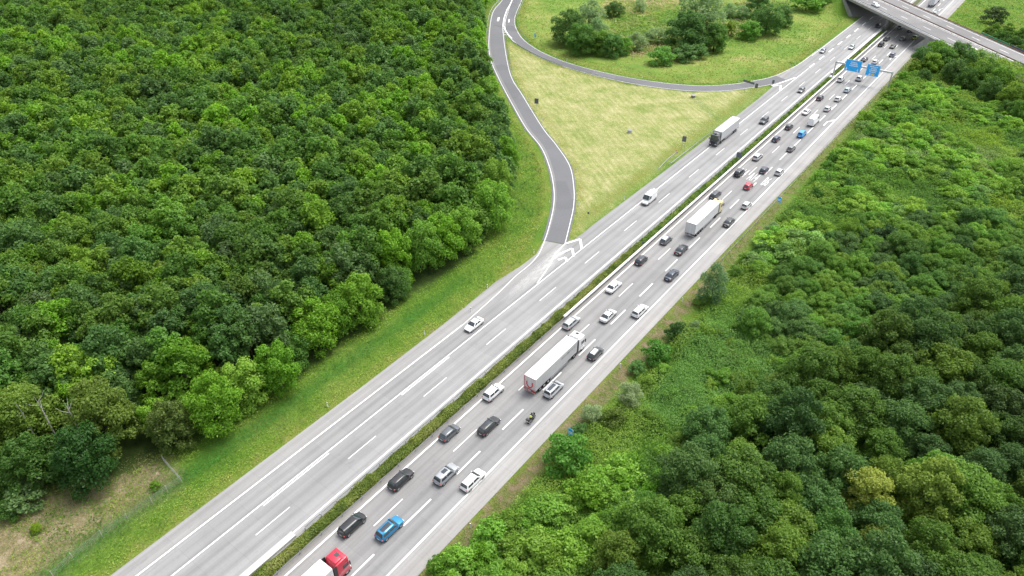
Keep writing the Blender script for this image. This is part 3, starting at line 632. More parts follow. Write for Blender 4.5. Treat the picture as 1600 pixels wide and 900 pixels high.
# the planted island inside the loop
LP = 'bushes in the meadow inside the loop road'
for (x, y, r, k, c, zs, lb) in ((890, 40, 20, 'edge', GREENS[6], .7, 'dark tree at the outer end of the loop meadow clump'), (908, 60, 17, 'edge', GREENS[0], .7, 'dark bush at the base of the silver willow pair'),
    (921, 27, 18, 'willow', GREY[0], .9, 'tall silver willow rising over the dark clump inside the loop'), (932, 50, 14, 'willow', GREY[1], .8, 'silver willow half hidden by dark bushes inside the loop'),
    (938, 66, 14, 'edge', GREENS[5], .7, 'mid green bush in the middle of the loop clump'), (958, 71, 13, 'edge', GREENS[3], .7, 'rounded dark bush near the end of the loop clump'), (973, 72, 11, 'shrub', GREENS[1], 1, 'small dark bush ending the loop clump'),
    (995, 64, 11, 'willow', GREY[2], .7, 'pale willow beside the reddish reeds'), (1010, 58, 8, 'willow', GREY[0], .7, 'small pale willow among reeds'), (1028, 54, 12, 'willow', GREY[2], .6, 'pale reed-coloured willow in front of the large grove'),
    (1072, 50, 20, 'edge', GREENS[6], .75, 'large dark tree in the grove inside the loop'), (1094, 18, 22, 'willow', GREY[0], 1.0, 'tall grey willow topping the grove inside the loop'), (1104, 44, 17, 'willow', GREY[1], .9, 'grey willow in the heart of the grove'),
    (1118, 58, 14, 'edge', GREENS[0], .8, 'dark leafy tree at the side of the grove'), (1035, 86, 15, 'shrub', (.065, .145, .03), .8, 'smooth round bush standing before the grove'), (1070, 82, 14, 'shrub', (.06, .12, .04), .8, 'spreading bush at the grove foot'),
    (1090, 78, 13, 'shrub', (.06, .125, .04), .8, 'green bush at the grove foot beside a flowering one'), (1138, 46, 8, 'shrub', (.085, .13, .02), 1.2, 'olive bush behind the grove'), (1174, 47, 14, 'shrub', (.055, .125, .02), .8, 'spreading bush between grove and dark twin bushes'),
    (1163, 54, 6, 'shrub', (.09, .19, .02), .9, 'tiny bright bush beside the spreading bush'), (1200, 30, 16, 'edge', GREENS[3], .7, 'nearer of the dark twin bushes in the loop meadow'), (1224, 24, 12, 'edge', GREENS[6], .7, 'outer one of the dark twin bushes in the loop meadow'),
    (1184, 8, 13, 'edge', GREENS[6], .7, 'dark bush behind the twin bushes'), (1262, 3, 16, 'shrub', GREENS[1], .7, 'low bush row end near the overpass slope'), (1285, 2, 12, 'shrub', GREENS[1], .7, 'low bush beside the overpass wing wall'),
    (1140, 15, 9, 'willow', GREY[2], .7, 'pale willow scrub behind the grove'), (1160, 20, 8, 'willow', GREY[0], .7, 'small silver scrub bush near the dark twins'), (960, 14, 10, 'edge', GREENS[6], .6, 'dark bush at the back of the loop meadow'),
    (1556, 22, 17, 'shrub', (.045, .075, .03), 1.0, 'dark lone bush on the slope beyond the overpass'), (1000, 8, 8, 'willow', GREY[2], .7, 'pale scrub bush at the back of the loop meadow')):
    plant_at(x, y, r, 'willow' if k == 'willow' else ('shrub' if k == 'shrub' else 'tree'), k, c, lb, 'tree' if k == 'edge' else 'shrub', LP if x < 1400 else None, zs)
plant_at(1400, 131, 8, 'shrub', 'shrub', BRIGHT[1], 'bush hiding the foot of the outer gantry post', 'shrub')
plant_at(1412, 118, 9, 'shrub', 'shrub', BRIGHT[0], 'bright bush behind the outer gantry post', 'shrub')
# yellow-topped trees of the near thicket
for (x, y, r, c, lb) in ((1352, 775, 36, (.190, .245, .048), 'brightest yellow-leaved tree in the dark near thicket'), (1455, 770, 48, (.145, .200, .040), 'big yellow-green tree beside the brightest yellow one'), (1225, 775, 34, (.075, .13, .02), 'mid green tree with rounded clumps in the near thicket'),
    (1300, 835, 40, (.045, .115, .022), 'fresh green tree below the yellow trees'), (1120, 785, 40, (.06, .115, .028), 'broad grey-green tree towards the motorway in the near thicket'), (1370, 850, 30, (.082, .125, .020), 'olive tree below the brightest yellow tree'),
    (1160, 890, 22, (.09, .20, .02), 'vivid light green tree at the bottom of the near thicket'), (1010, 800, 32, (.06, .14, .02), 'green tree at the thicket front near the hard shoulder'), (1240, 665, 50, (.034, .080, .020), 'wide dark spreading tree at the back of the near thicket')):
    plant_at(x, y, r, 'tree', 'big', c, lb, 'tree', None, 1.08)
# dark trees below the crossing road
for (x, y, r) in ((1455, 100, 13), (1475, 92, 16), (1498, 88, 17), (1520, 100, 16), (1490, 112, 14), (1540, 115, 18), (1562, 128, 18), (1585, 150, 18), (1548, 140, 15), (1510, 125, 14), (1595, 175, 15), (1445, 118, 9), (1575, 170, 12), (1441, 92, 13), (1462, 84, 14), (1430, 104, 9)):
    plant_at(x, y, r*1.2, 'tree', 'edge', np.array(random.choice(GREENS))*1.2, 'dark tree crowded below the embankment of the crossing road', 'tree', 'trees below the crossing road embankment', .85)
for (x, y, r) in ((1545, 52, 12), (1565, 60, 14), (1585, 68, 14), (1598, 55, 15), (1575, 46, 12), (1610, 76, 15), (1556, 44, 9)):
    plant_at(x, y, r, 'shrub', 'shrub', random.choice(GREENS), 'dark shrub on the far side of the crossing road', 'shrub', 'shrubs beyond the crossing road', 1.0)
# the thicket itself
zones = {k: np.array(v, float) for k, v in dict(
    tall=[(985, 800), (1060, 715), (1160, 640), (1300, 590), (1450, 500), (1640, 440), (1640, 1010), (840, 1010), (900, 900)],
    mid=[(1200, 440), (1330, 340), (1640, 340), (1640, 440), (1450, 500), (1330, 590), (1240, 560), (1160, 500)],
    front=[(660, 910), (760, 830), (860, 770), (985, 720), (1060, 700), (985, 800), (900, 900), (840, 1010), (600, 1010)],
    bramble=[(1000, 640), (1060, 560), (1110, 500), (1200, 500), (1290, 580), (1200, 640), (1070, 700)],
    upper=[(1170, 430), (1190, 370), (1222, 330), (1288, 258), (1400, 130), (1470, 130), (1640, 190), (1640, 340), (1330, 340)]).items()}
glades = [np.array(g, float) for g in ([(1490, 210), (1560, 212), (1575, 240), (1520, 240)], [(1530, 300), (1600, 290), (1600, 335), (1540, 335)], [(1450, 175), (1500, 180), (1505, 200), (1460, 200)])]
def in_zone(k, x, y): return sdf(zones[k], np.array([x]), np.array([y]))[0] > 0
pts, dd, wd = scatter(right_thick, 2.7, zt=2.5)
nt_, ns_, nb_ = 0, 0, 0; used = []
for i in np.argsort(wd):
    X, Y = pts[i]; px, py = (float(a[0]) for a in to_px((X, Y, 3.0))[:2])
    z = next((k for k in zones if in_zone(k, px, py)), None)
    if z is None or any(sdf(g, np.array([px]), np.array([py]))[0] > 0 for g in glades): continue
    nz = vnoise(np.array([X]), np.array([Y]), 14, 9)[0]
    if z == 'tall': kind, s, col, gap = 'big', random.uniform(.58, 1.0), np.array(random.choice(GREENS))*(.62+.5*nz), 2.45
    elif z == 'mid': kind, s, col, gap = 'edge', random.uniform(.42, .78), np.array(random.choice(GREENS+[BRIGHT[1]]))*(.95+.45*nz), 1.45
    elif z == 'front': kind, s, col, gap = 'shrub', random.uniform(.8, 1.5), np.array(random.choice(BRIGHT+YELS[:2]+[GREENS[4]]))*(.85+.5*nz), 1.1
    elif z == 'bramble':
        if random.random() < .55: continue
        kind, s, col, gap = 'shrub', random.uniform(.55, 1.05), np.array(random.choice(BRIGHT+[GREENS[4]]))*random.uniform(.8, 1.1), .9
    else:
        kind, s, col, gap = 'shrub', random.uniform(.75, 1.6)*(.75+.5*nz), np.array(random.choice(BRIGHT+BRIGHT+GREENS[1:5]+[(.095, .165, .050)]))*(.85+.6*nz), 1.25
        if nz < .33: continue
        col = col*1.12
    if not free(X, Y, gap) or not all((X-a)**2+(Y-b_)**2 > (gap+c_)**2 for a, b_, c_ in used): continue
    if kind == 'shrub':
        if z == 'upper':
            if nb_ >= 290: continue
            nb_ += 1; plant('bush', kind, X, Y, s, col, 'rounded green bush in the bright thicket under the crossing road', 'bush', 'bushes of the bright far thicket', random.uniform(.65, 1.0)); used.append((X, Y, gap)); continue
        if ns_ >= 300: continue
        ns_ += 1; plant('shrub', kind, X, Y, s, col, 'leafy green shrub in the rough thicket beside the crowded carriageway', 'shrub', 'shrubs of the rough thicket', random.uniform(.7, 1.05))
    else:
        if z == 'tall': plant('thicket_tree', kind, X, Y, s, col, 'dark green tree in the tall near thicket beside the crowded carriageway', 'tree', 'tall trees of the near thicket', random.uniform(.75, 1.0))
        else: plant('thicket_tree', kind, X, Y, s, col, 'bushy mid-height green tree in the middle of the thicket', 'tree', 'bushy trees of the middle thicket', random.uniform(.6, .85))
        nt_ += 1
    used.append((X, Y, gap))
print('wood trees', count, 'far', len(far_pts), 'thicket shrubs', ns_, nb_, 'trees', nt_)

# undergrowth: nobody could count it
def carpet(name, poly, dens, leaf, hfun, colfun, margin=(-40, 1640, -40, 940), near=None, up=1.0, aspect=.62):
    poly = np.asarray(poly); x0, y0 = poly.min(0); x1, y1 = poly.max(0); N = int((x1-x0)*(y1-y0)*dens)
    P = np.c_[rng.uniform(x0, x1, N), rng.uniform(y0, y1, N)]
    px, py, wd = to_px(np.c_[P, np.zeros(N)]); k = (wd > 3) & (px > margin[0]) & (px < margin[1]) & (py > margin[2]) & (py < margin[3]); P, wd, px, py = P[k], wd[k], px[k], py[k]
    k = (sdf(poly, P[:, 0], P[:, 1]) > rng.uniform(-.5, .9, len(P))) & (rng.uniform(0, 1, len(P)) < np.clip(110/wd, .25, 1)**1.3); P, wd, px, py = P[k], wd[k], px[k], py[k]
    h = hfun(P[:, 0], P[:, 1]); keep = h > .02; P, h, wd, px, py = P[keep], h[keep], wd[keep], px[keep], py[keep]
    e = embank(P[:, 0], P[:, 1]); pos = np.c_[P, e+h*rng.uniform(.55, 1.05, len(P))]
    ee = .25; gxn = (hfun(P[:, 0]+ee, P[:, 1])-h)/ee; gyn = (hfun(P[:, 0], P[:, 1]+ee)-h)/ee
    nr = rng.normal(size=pos.shape)*.45+np.c_[-np.clip(gxn, -2, 2), -np.clip(gyn, -2, 2), np.full(len(P), up)]; nr /= np.linalg.norm(nr, axis=1)[:, None]
    col = colfun(P[:, 0], P[:, 1], px, py); tone = .5+rng.normal(0, .2, len(P))+.35*(vnoise(P[:, 0], P[:, 1], 1.3, 21)-.5)
    me = leaf_mesh(name, pos, nr, leaf*rng.uniform(.6, 1.3, len(P))*np.clip(wd/130, 1, 2.2), tone, LEAF_F, col, aspect)
    print(name, len(P)); return tag(obj(name, me), kind='stuff')
def pick(t, cols):
    cols = np.array(cols); i = np.clip(t*len(cols), 0, len(cols)-1.001); k = i.astype(int); f = (i-k)[:, None]
    return cols[k]*(1-f)+cols[np.minimum(k+1, len(cols)-1)]*f
def uh(X, Y):
    return .2+1.7*vnoise(X, Y, 6.5, 30)**1.5*np.clip((X+41)/4, .1, 1)+2.0*vnoise(X, Y, 3.1, 31)**1.5*np.clip((X+41)/3, .2, 1)+.8*vnoise(X, Y, 1.4, 32)
def uc(X, Y, px, py):
    c = pick(np.clip(vnoise(X, Y, 9, 33)*1.2-.1+rng.normal(0, .08, len(X)), 0, 1), [(.055, .125, .022), (.085, .175, .026), (.110, .205, .030), (.140, .220, .038)])
    br = np.clip(sdf(zones['bramble'], px, py)/25+.5, 0, 1)[:, None]
    c = c*(1-br)+np.array((.098, .200, .048))*br
    gl = np.zeros(len(X))
    for g_ in glades: gl = np.maximum(gl, np.clip(sdf(g_, px, py)/10+.5, 0, 1))
    c = c*(1-gl[:, None])+np.array((.135, .215, .024))*gl[:, None]
    silver = (np.clip(sdf(np.array([(1330, 215), (1400, 200), (1560, 250), (1560, 290), (1430, 262), (1340, 250)], float), px, py)/14+.5, 0, 1)*.8)[:, None]
    return c*(1-silver)+np.array((.140, .195, .085))*silver
carpet('undergrowth', right_thick, 62, .135, uh, uc)
verge = [(-79.3, -30), (-79.3, 90), (-80.6, 101), (-80.2, 106)] + [tuple(p) for p in offset(ramp_out, 2.2)[::-1][8:-4:5]] + wood_edge[::-1][0:] + [(-92, 8), (-95, -30)]
GR = [(.030, .085, .012), (.076, .158, .018), (.118, .208, .024), (.160, .228, .038), (.225, .245, .075)]
def gh(X, Y):
    return (.08+.75*vnoise(X, Y, 2.6, 41)**3+.45*vnoise(X, Y, 1.1, 42)**2.5)*np.clip((np.abs(X+61.5)-17.5)/2, .25, 1)
def gc(X, Y, px, py):
    c = pick(np.clip(vnoise(X, Y, 5, 43)*.75+.35*vnoise(X, Y, 1.4, 45)-.1+rng.normal(0, .14, len(X))+.35*np.clip((X+82.5)/3, 0, 1)*np.clip((95-Y)/10, 0, 1)*vnoise(X, Y, 7, 46), 0, 1), GR)
    dt = np.clip(np.exp(-((X+86)/1.8)**2)*np.clip((104-Y)/10, 0, 1)*vnoise(X, Y, 9, 44)*2, 0, 1)[:, None]
    return c*(1-dt)+np.array((.032, .125, .018))*dt
carpet('grass', verge, 20, .16, gh, gc, aspect=.35)
carpet('meadow_grass', loop_meadow, 6, .2, lambda X, Y: .1+.5*vnoise(X, Y, 5, 51)**2*(vnoise(X, Y, 16, 52) > .42), lambda X, Y, px, py: pick(np.clip(vnoise(X, Y, 11, 53)+rng.normal(0, .12, len(X)), 0, 1), [(.060, .130, .022), (.105, .185, .030), (.150, .210, .044), (.22, .215, .085)]), aspect=.3)
carpet('far_meadow_grass', [(-43.2, 352), (-43.2, 520), (40, 520), (40, 330), (-5, 338)], 5, .24, lambda X, Y: .1+.9*vnoise(X, Y, 4.5, 55)**2, lambda X, Y, px, py: pick(np.clip(vnoise(X, Y, 8, 56)*.9+rng.normal(0, .12, len(X)), 0, 1), [(.05, .115, .018), (.09, .17, .022), (.13, .20, .03), (.19, .20, .06)]), aspect=.4)
carpet('reeds', pxl([(930, 26), (955, -6), (1065, -6), (1062, 10), (1030, 20), (985, 26)]), 10, .28, lambda X, Y: .4+1.1*vnoise(X, Y, 3, 57), lambda X, Y, px, py: pick(np.clip(vnoise(X, Y, 9, 58)+rng.normal(0, .15, len(X)), 0, 1), [(.10, .17, .04), (.19, .20, .09), (.30, .24, .17), (.33, .27, .20)]), aspect=.25)
carpet('reed_fringe', pxl([(972, 80), (1004, 70), (1032, 62), (1052, 60), (1040, 76), (1010, 90), (985, 90)]), 10, .26, lambda X, Y: .3+.9*vnoise(X, Y, 3, 57), lambda X, Y, px, py: pick(np.clip(vnoise(X, Y, 6, 59)+rng.normal(0, .15, len(X)), 0, 1), [(.15, .19, .06), (.27, .22, .14), (.35, .27, .20)]), aspect=.25)
carpet('tall_herbs', pxl([(945, 60), (960, 30), (1010, 26), (1060, 12), (1075, 26), (1050, 50), (1000, 62)]), 12, .24, lambda X, Y: .3+1.2*vnoise(X, Y, 4, 66)**2, lambda X, Y, px, py: pick(np.clip(vnoise(X, Y, 6, 67)+rng.normal(0, .12, len(X)), 0, 1), [(.07, .15, .03), (.10, .20, .035), (.14, .22, .05), (.17, .22, .08)]))
carpet('tall_herbs_grove', pxl([(1110, 10), (1180, 2), (1240, 4), (1190, 40), (1140, 60), (1120, 40)]), 12, .24, lambda X, Y: .3+1.2*vnoise(X, Y, 4, 68)**2, lambda X, Y, px, py: pick(np.clip(vnoise(X, Y, 6, 69)+rng.normal(0, .12, len(X)), 0, 1), [(.07, .15, .03), (.11, .20, .04), (.15, .21, .07), (.24, .21, .13)]))
carpet('stubble', mown_poly, 5, .11, lambda X, Y: .05+.12*vnoise(X, Y, 2.5, 61)**2, lambda X, Y, px, py: pick(np.clip(vnoise(X, Y, 8, 62)+rng.normal(0, .16, len(X)), 0, 1), [(.16, .22, .05), (.26, .29, .10), (.34, .335, .15), (.43, .40, .23)]), aspect=.22, up=1.4)
carpet('bare_patch_weeds', bare_poly, 9, .14, lambda X, Y: np.where(vnoise(X, Y, 3.0, 71) > .46, .08+.3*vnoise(X, Y, 1.2, 72)**2, 0), lambda X, Y, px, py: pick(np.clip(vnoise(X, Y, 4, 73)+rng.normal(0, .15, len(X)), 0, 1), [(.05, .11, .014), (.10, .13, .034), (.17, .15, .075), (.23, .20, .13)]), aspect=.28)
carpet('verge_weeds', [(-44.6, 20), (-44.6, 150), (-43.7, 330), (-38, 330), (-37, 150), (-37, 100), (-40.5, 75), (-41, 20)], 12, .13, lambda X, Y: np.where(vnoise(X, Y, 2.2, 81) > .38, .08+.5*vnoise(X, Y, 1.5, 82)**2*np.clip((X+44.4)/3, .15, 1), 0), lambda X, Y, px, py: pick(np.clip(vnoise(X, Y, 5, 83)+rng.normal(0, .15, len(X)), 0, 1), [(.045, .11, .014), (.07, .13, .016), (.125, .14, .03), (.18, .13, .06)]), aspect=.3)
# ------------------------------------------------------------------ hedge and barriers in the central reserve
def hedge(y0, y1, dens, label, wide, hgt, leaf, cols):
    t = thing('hedge', label, 'hedge', (-61.9, y0, 0)); Lh = y1-y0; N = int(Lh*dens)
    y = rng.uniform(0, Lh, N); gap = vnoise(y, y*0, 2.1, 91)
    a = rng.uniform(0, math.pi, N); rr = rng.uniform(.75, 1.05, N)*(.75+.4*vnoise(y, y*0, 1.1, 92))
    hh = hgt*(.6+.55*gap)
    pos = np.c_[np.cos(a)*wide/2*rr, y, np.sin(a)*hh*rr]
    nr = np.c_[np.cos(a), rng.normal(0, .5, N), np.sin(a)+.3]+rng.normal(size=(N, 3))*.5; nr /= np.linalg.norm(nr, axis=1)[:, None]
    col = pick(np.clip(vnoise(y, pos[:, 0]*2+9, 2.4, 93)*.9+rng.normal(0, .13, N), 0, 1), cols)
    o = obj('foliage', leaf_mesh('foliage', pos, nr, leaf*rng.uniform(.6, 1.3, N), .5+rng.normal(0, .22, N), LEAF_F, col), t)
    mb = MB()
    for k in range(int(Lh/1.6)):
        yy = k*1.6+random.uniform(0, 1); mb.tube([(random.uniform(-.2, .2), yy, -.1), (random.uniform(-.4, .4), yy+random.uniform(-.3, .3), hgt*.7)], [.03, .012], 4)
    mb.build('stem', BARK, t)
OL = [(.070, .105, .022), (.110, .155, .030), (.150, .190, .042), (.185, .200, .065)]
hedge(-12, 132, 400, 'long olive green hedge between the two carriageways at the near end', 2.0, 1.2, .125, OL)
hedge(132, 277, 190, 'dark green hedge strip between the pale barriers past the white van', 1.8, 1.0, .15, [(.050, .105, .022), (.080, .15, .028), (.115, .19, .034), (.155, .205, .048)])
hedge(280, 350, 120, 'low patchy green strip between sign gantry and overpass pier', 1.4, .5, .17, [(.06, .12, .02), (.10, .17, .025), (.16, .18, .04)])
def guard_rail(P, label, mat, group=None, h=.75, posts=4.0, out=.16, double=False, box=False, h0=0.0):
    """Safety barrier: a W-section beam held off its posts; every post is a part."""
    P = np.asarray(P, float); n_ = max(2, int(np.sum(np.linalg.norm(np.diff(P, axis=0), axis=1))/posts)); Q = resample(P, n_*2+1)
    t = thing('guard_rail', label, 'guard rail', (Q[0][0], Q[0][1], 0), 0, group); o = Q[0]
    beams = [out]+([-out] if double else [])
    for d in beams:
        q = offset(Q, d)-o; s = 1 if d > 0 else -1
        mb = MB(); nq = offset(Q, d+s*.05)-o
        zz = [h, h-.09, h-.15, h-.22, h-.31]; off = [0, .05, .0, .05, 0]
        rows = [offset(Q, d+s*f)-o for f in off]
        for i in range(4): mb.ribbon(rows[i], rows[i+1], h0+zz[i], h0+zz[i+1])
        if box: mb.ribbon(offset(Q, d*1.0)-o, offset(Q, 0)-o, h0+h+.002, h0+h+.002)
        mb.build('rail', mat, t, fix=False)
    pk = Q[::2]
    for i, p in enumerate(pk[:100]):
        mb = MB(); mb.box((p[0]-o[0], p[1]-o[1], h0+(h-.05)/2), (.10, .10, h-.05))
        dv = (offset(Q, out)[min(2*i, len(Q)-1)]-p)
        mb.tube([(p[0]-o[0], p[1]-o[1], h0+h-.14), (p[0]-o[0]+dv[0], p[1]-o[1]+dv[1], h0+h-.14)], .045, 4)
        mb.build('post', mat, t)
    return t
guard_rail([(-63.0, 33), (-63.0, 278)], 'steel guard rail on the oncoming side of the hedge', STEEL, posts=3.0, out=-.14, double=False)
guard_rail([(-60.55, -10), (-60.55, 98)], 'thin dark steel guard rail with spacers along the near hedge', DARKSTEEL, posts=4.0)
guard_rail([(-60.6, 98), (-60.65, 352)], 'broad pale double guard rail beside the fast lane past the lorry', PALESTEEL, posts=4.0, out=.22, double=True, box=True)
guard_rail([(-63.0, 282), (-63.0, 352)], 'pale guard rail on the oncoming side before the overpass pier', PALESTEEL, posts=4.0, out=-.2, double=True, box=True)
guard_rail([(-43.55, 138), (-43.55, 205), (-43.1, 255), (-42.9, 333)], 'long guard rail at the edge of the thicket beyond the tall willow', STEEL, posts=4.0, out=-.15)
guard_rail([(-77.2, 171), (-77.9, 177), (-78.1, 184.4)], 'short curved guard rail end standing apart in the mown grass', STEEL, posts=3.0, out=.12)
guard_rail([(-76.0, 176), (-76.05, 200), (-75.9, 219)], 'guard rail along the shoulder beside the dark-cabbed lorry', STEEL, posts=4.0, out=.12)
k0 = len(ramp_out)//9
guard_rail(offset(ramp_out, 1.4)[k0:int(len(ramp_out)*.47):4], 'guard rail on the wood side of the slip road', STEEL, posts=4.0, out=-.15)
rin = offset(ramp_in, -1.3); j0 = np.argmin(np.hypot(*(rin-np.array(at(790, 60))).T))
guard_rail(rin[j0:j0+22:4], 'short guard rail on the slip road beside the fork', STEEL, posts=3.0, out=.15)
lin = offset(loop_in, 1.2); j1 = np.argmin(np.hypot(*(lin-np.array(at(803, 66))).T)); j2 = np.argmin(np.hypot(*(lin-np.array(at(1030, 139))).T))
guard_rail(lin[j1:j2:4], 'long guard rail between mown triangle and loop road', STEEL, posts=4.0, out=-.15)
lou = offset(loop_out, -1.3); j3 = np.argmin(np.hypot(*(lou-np.array(at(838, 74))).T))
guard_rail(lou[14:j3:4], 'guard rail on the inner meadow side of the loop road bend', STEEL, posts=4.0, out=.15)

# ------------------------------------------------------------------ overpass
DZ = 7.0; sl, sr = -372.0, -170.0
def bp(s, t, z): p = bridge_pt(s, t); return (p[0], p[1], z)
br_o = bridge_pt(-295, 0); bridge = thing('overpass', 'concrete road bridge crossing the motorway on a round median pier', 'bridge', (br_o[0], br_o[1], 0))
def bm_rel(): return MB()
def rel(p): return (p[0]-br_o[0], p[1]-br_o[1], p[2])
def slab(mb, s0, s1, t0, t1, z0, z1):
    v = [rel(bp(s, t, z)) for s in (s0, s1) for t in (t0, t1) for z in (z0, z1)]
    mb.add(v, [(0, 1, 3, 2), (4, 6, 7, 5), (0, 4, 5, 1), (2, 3, 7, 6), (0, 2, 6, 4), (1, 5, 7, 3)])
mb = MB(); slab(mb, -326, -262, -9.4, 9.2, 5.4, 6.6); slab(mb, -328, -260, -11.2, 11.0, 6.3, DZ-.02); mb.build('deck', BCONC, bridge)
mb = MB(); slab(mb, -328, -258, -11.45, -10.9, 6.15, DZ+.18); mb.build('edge_beam', BCONC, bridge)
mb = MB(); slab(mb, -328, -258, 10.7, 11.25, 6.15, DZ+.18); mb.build('edge_beam', BCONC, bridge)
mb = MB(); px_, py_ = at(1388, 45); c0 = rel((-61.9, 357.0, 0)); mb.tube([(c0[0], c0[1], -.3), (c0[0], c0[1], 4.6), (c0[0], c0[1], 5.5)], [.95, .95, 1.35], 20); mb.build('pier', BCONC, bridge, smooth=True)
for s0, s1, sg in ((-330, -318.5, 1), (-262, -269.5, -1)):           # sloped, paved abutments with wing walls
    mb = MB(); v = [rel(bp(s0, -10.6, 5.6)), rel(bp(s0, 10.4, 5.6)), rel(bp(s1, 10.4, .05)), rel(bp(s1, -10.6, .05)), rel(bp(s0, -10.6, -.2)), rel(bp(s0, 10.4, -.2)), rel(bp(s1, 10.4, -.2)), rel(bp(s1, -10.6, -.2))]
    mb.add(v, [(0, 1, 2, 3), (4, 7, 6, 5), (0, 3, 7, 4), (1, 5, 6, 2), (0, 4, 5, 1), (3, 2, 6, 7)]); mb.build('slope_paving', plain('slope_slabs', (.20, .198, .19), .9, var=.3, scale=.5), bridge)
    for t in (-11.3, 10.7):
        mb = MB(); mb.add([rel(bp(s0-sg*4, t, -.2)), rel(bp(s0-sg*4, t, 6.3)), rel(bp(s0+sg*1.5, t, 6.3)), rel(bp(s1+sg*.5, t, .6)), rel(bp(s1+sg*.5, t, -.2))]+[rel(bp(s0-sg*4, t+.6, -.2)), rel(bp(s0-sg*4, t+.6, 6.3)), rel(bp(s0+sg*1.5, t+.6, 6.3)), rel(bp(s1+sg*.5, t+.6, .6)), rel(bp(s1+sg*.5, t+.6, -.2))],
            [(0, 1, 2, 3, 4), (5, 9, 8, 7, 6), (0, 5, 6, 1), (1, 6, 7, 2), (2, 7, 8, 3), (3, 8, 9, 4), (4, 9, 5, 0)]); mb.build('wing_wall', BCONC, bridge)
# the road over it
mb = MB(); v = lambda t0, t1: [bp(sl, t0, DZ)[:2], bp(sr, t0, DZ)[:2], bp(sr, t1, DZ)[:2], bp(sl, t1, DZ)[:2]]
mb.sheet(v(-10.7, .35), DZ+.005); mb.sheet(v(1.35, 10.5), DZ+.005); S(mb.build('crossing_road', BRIDGE_ASPH))
mb = MB(); v8 = [bp(s, t, z) for s in (sl, sr) for t in (.35, 1.35) for z in (6.6, DZ+.09)]; mb.add(v8, [(0, 1, 3, 2), (4, 6, 7, 5), (0, 4, 5, 1), (2, 3, 7, 6), (0, 2, 6, 4), (1, 5, 7, 3)]); S(mb.build('crossing_road_island', PALECONC))
pm2 = MB()
for t, wd_ in ((-9.3, .25), (-.1, .22), (1.75, .22), (9.4, .25)):
    pm2.sheet([bp(sl, t-wd_/2, 0)[:2], bp(sr, t-wd_/2, 0)[:2], bp(sr, t+wd_/2, 0)[:2], bp(sl, t+wd_/2, 0)[:2]], DZ+.012)
for k in range(12):
    for t in (-4.8, 5.5):
        s0 = sl+k*16; pm2.sheet([bp(s0, t-.12, 0)[:2], bp(s0+5, t-.12, 0)[:2], bp(s0+5, t+.12, 0)[:2], bp(s0, t+.12, 0)[:2]], DZ+.012)
for s0, t0 in ((-250, -6.8), (-250, -3.0), (-226, 3.4), (-226, 7.4)): pm2.sheet([bp(s0, t0-.35, 0)[:2], bp(s0+6, t0-.35, 0)[:2], bp(s0+6, t0+.35, 0)[:2], bp(s0, t0+.35, 0)[:2]], DZ+.013)
S(pm2.build('crossing_road_marking', PAINT, fix=False))
rail_line = lambda t: [bridge_pt(s, t) for s in np.linspace(-326, -185, 30)]
guard_rail(rail_line(.55), 'dark guard rail along the middle of the crossing road', plain('rust_steel', (.22, .15, .12), .7, .2, var=.3), posts=4.0, out=.2, double=True, h0=DZ)
guard_rail(rail_line(-10.35), 'guard rail on the near side of the crossing road', STEEL, posts=4.0, out=-.15, h0=DZ)
guard_rail(rail_line(10.2), 'rusty guard rail on the far side of the crossing road', plain('rust_steel_far', (.30, .17, .11), .7, .2, var=.3), posts=4.0, out=.15, h0=DZ)
pr = thing('bridge_railing', 'light metal railing standing on the near edge of the overpass', 'railing', tuple(bp(-326, -11.15, DZ+.18)))
r0 = np.array(bp(-326, -11.15, DZ+.18)); seg = [np.array(bp(s, -11.15, DZ+.18))-r0 for s in np.linspace(-326, -262, 33)]
for z in (.55, 1.0): MB().tube([seg[0]+(0, 0, z), seg[-1]+(0, 0, z)], .045, 6).build('rail', STEEL, pr)
for p in seg: MB().box((p[0], p[1], .5), (.07, .07, 1.0), math.atan2(BD[1], BD[0])).build('post', STEEL, pr)
for s0, s1, m_, lb in ((-263, -247, plain('green_screen', (.04, .25, .12), .5), 'green translucent screen at the far edge of the crossing road'), (-246, -235, plain('blue_grey_screen', (.05, .08, .13), .4), 'dark blue-grey screen at the far edge of the crossing road')):
    o0 = np.array(bp(s0, 11.6, 6.2)); t_ = thing('edge_screen', lb, 'screen', tuple(o0))
    a, b2 = np.array(bp(s0, 11.6, 6.2))-o0, np.array(bp(s1, 11.6, 6.2))-o0; nn = np.array((*BN, 0))*.05
    MB().add([a-nn, b2-nn, b2-nn+(0, 0, 1.6), a-nn+(0, 0, 1.6), a+nn, b2+nn, b2+nn+(0, 0, 1.6), a+nn+(0, 0, 1.6)], [(0, 1, 2, 3), (4, 7, 6, 5), (0, 4, 5, 1), (3, 2, 6, 7), (0, 3, 7, 4), (1, 5, 6, 2)]).build('panel', m_, t_)
    for u in np.linspace(0, 1, 5):
        p = a+(b2-a)*u+np.array((*BN, 0))*.12; MB().box((p[0], p[1], .8), (.1, .1, 1.75)).build('post', STEEL, t_)

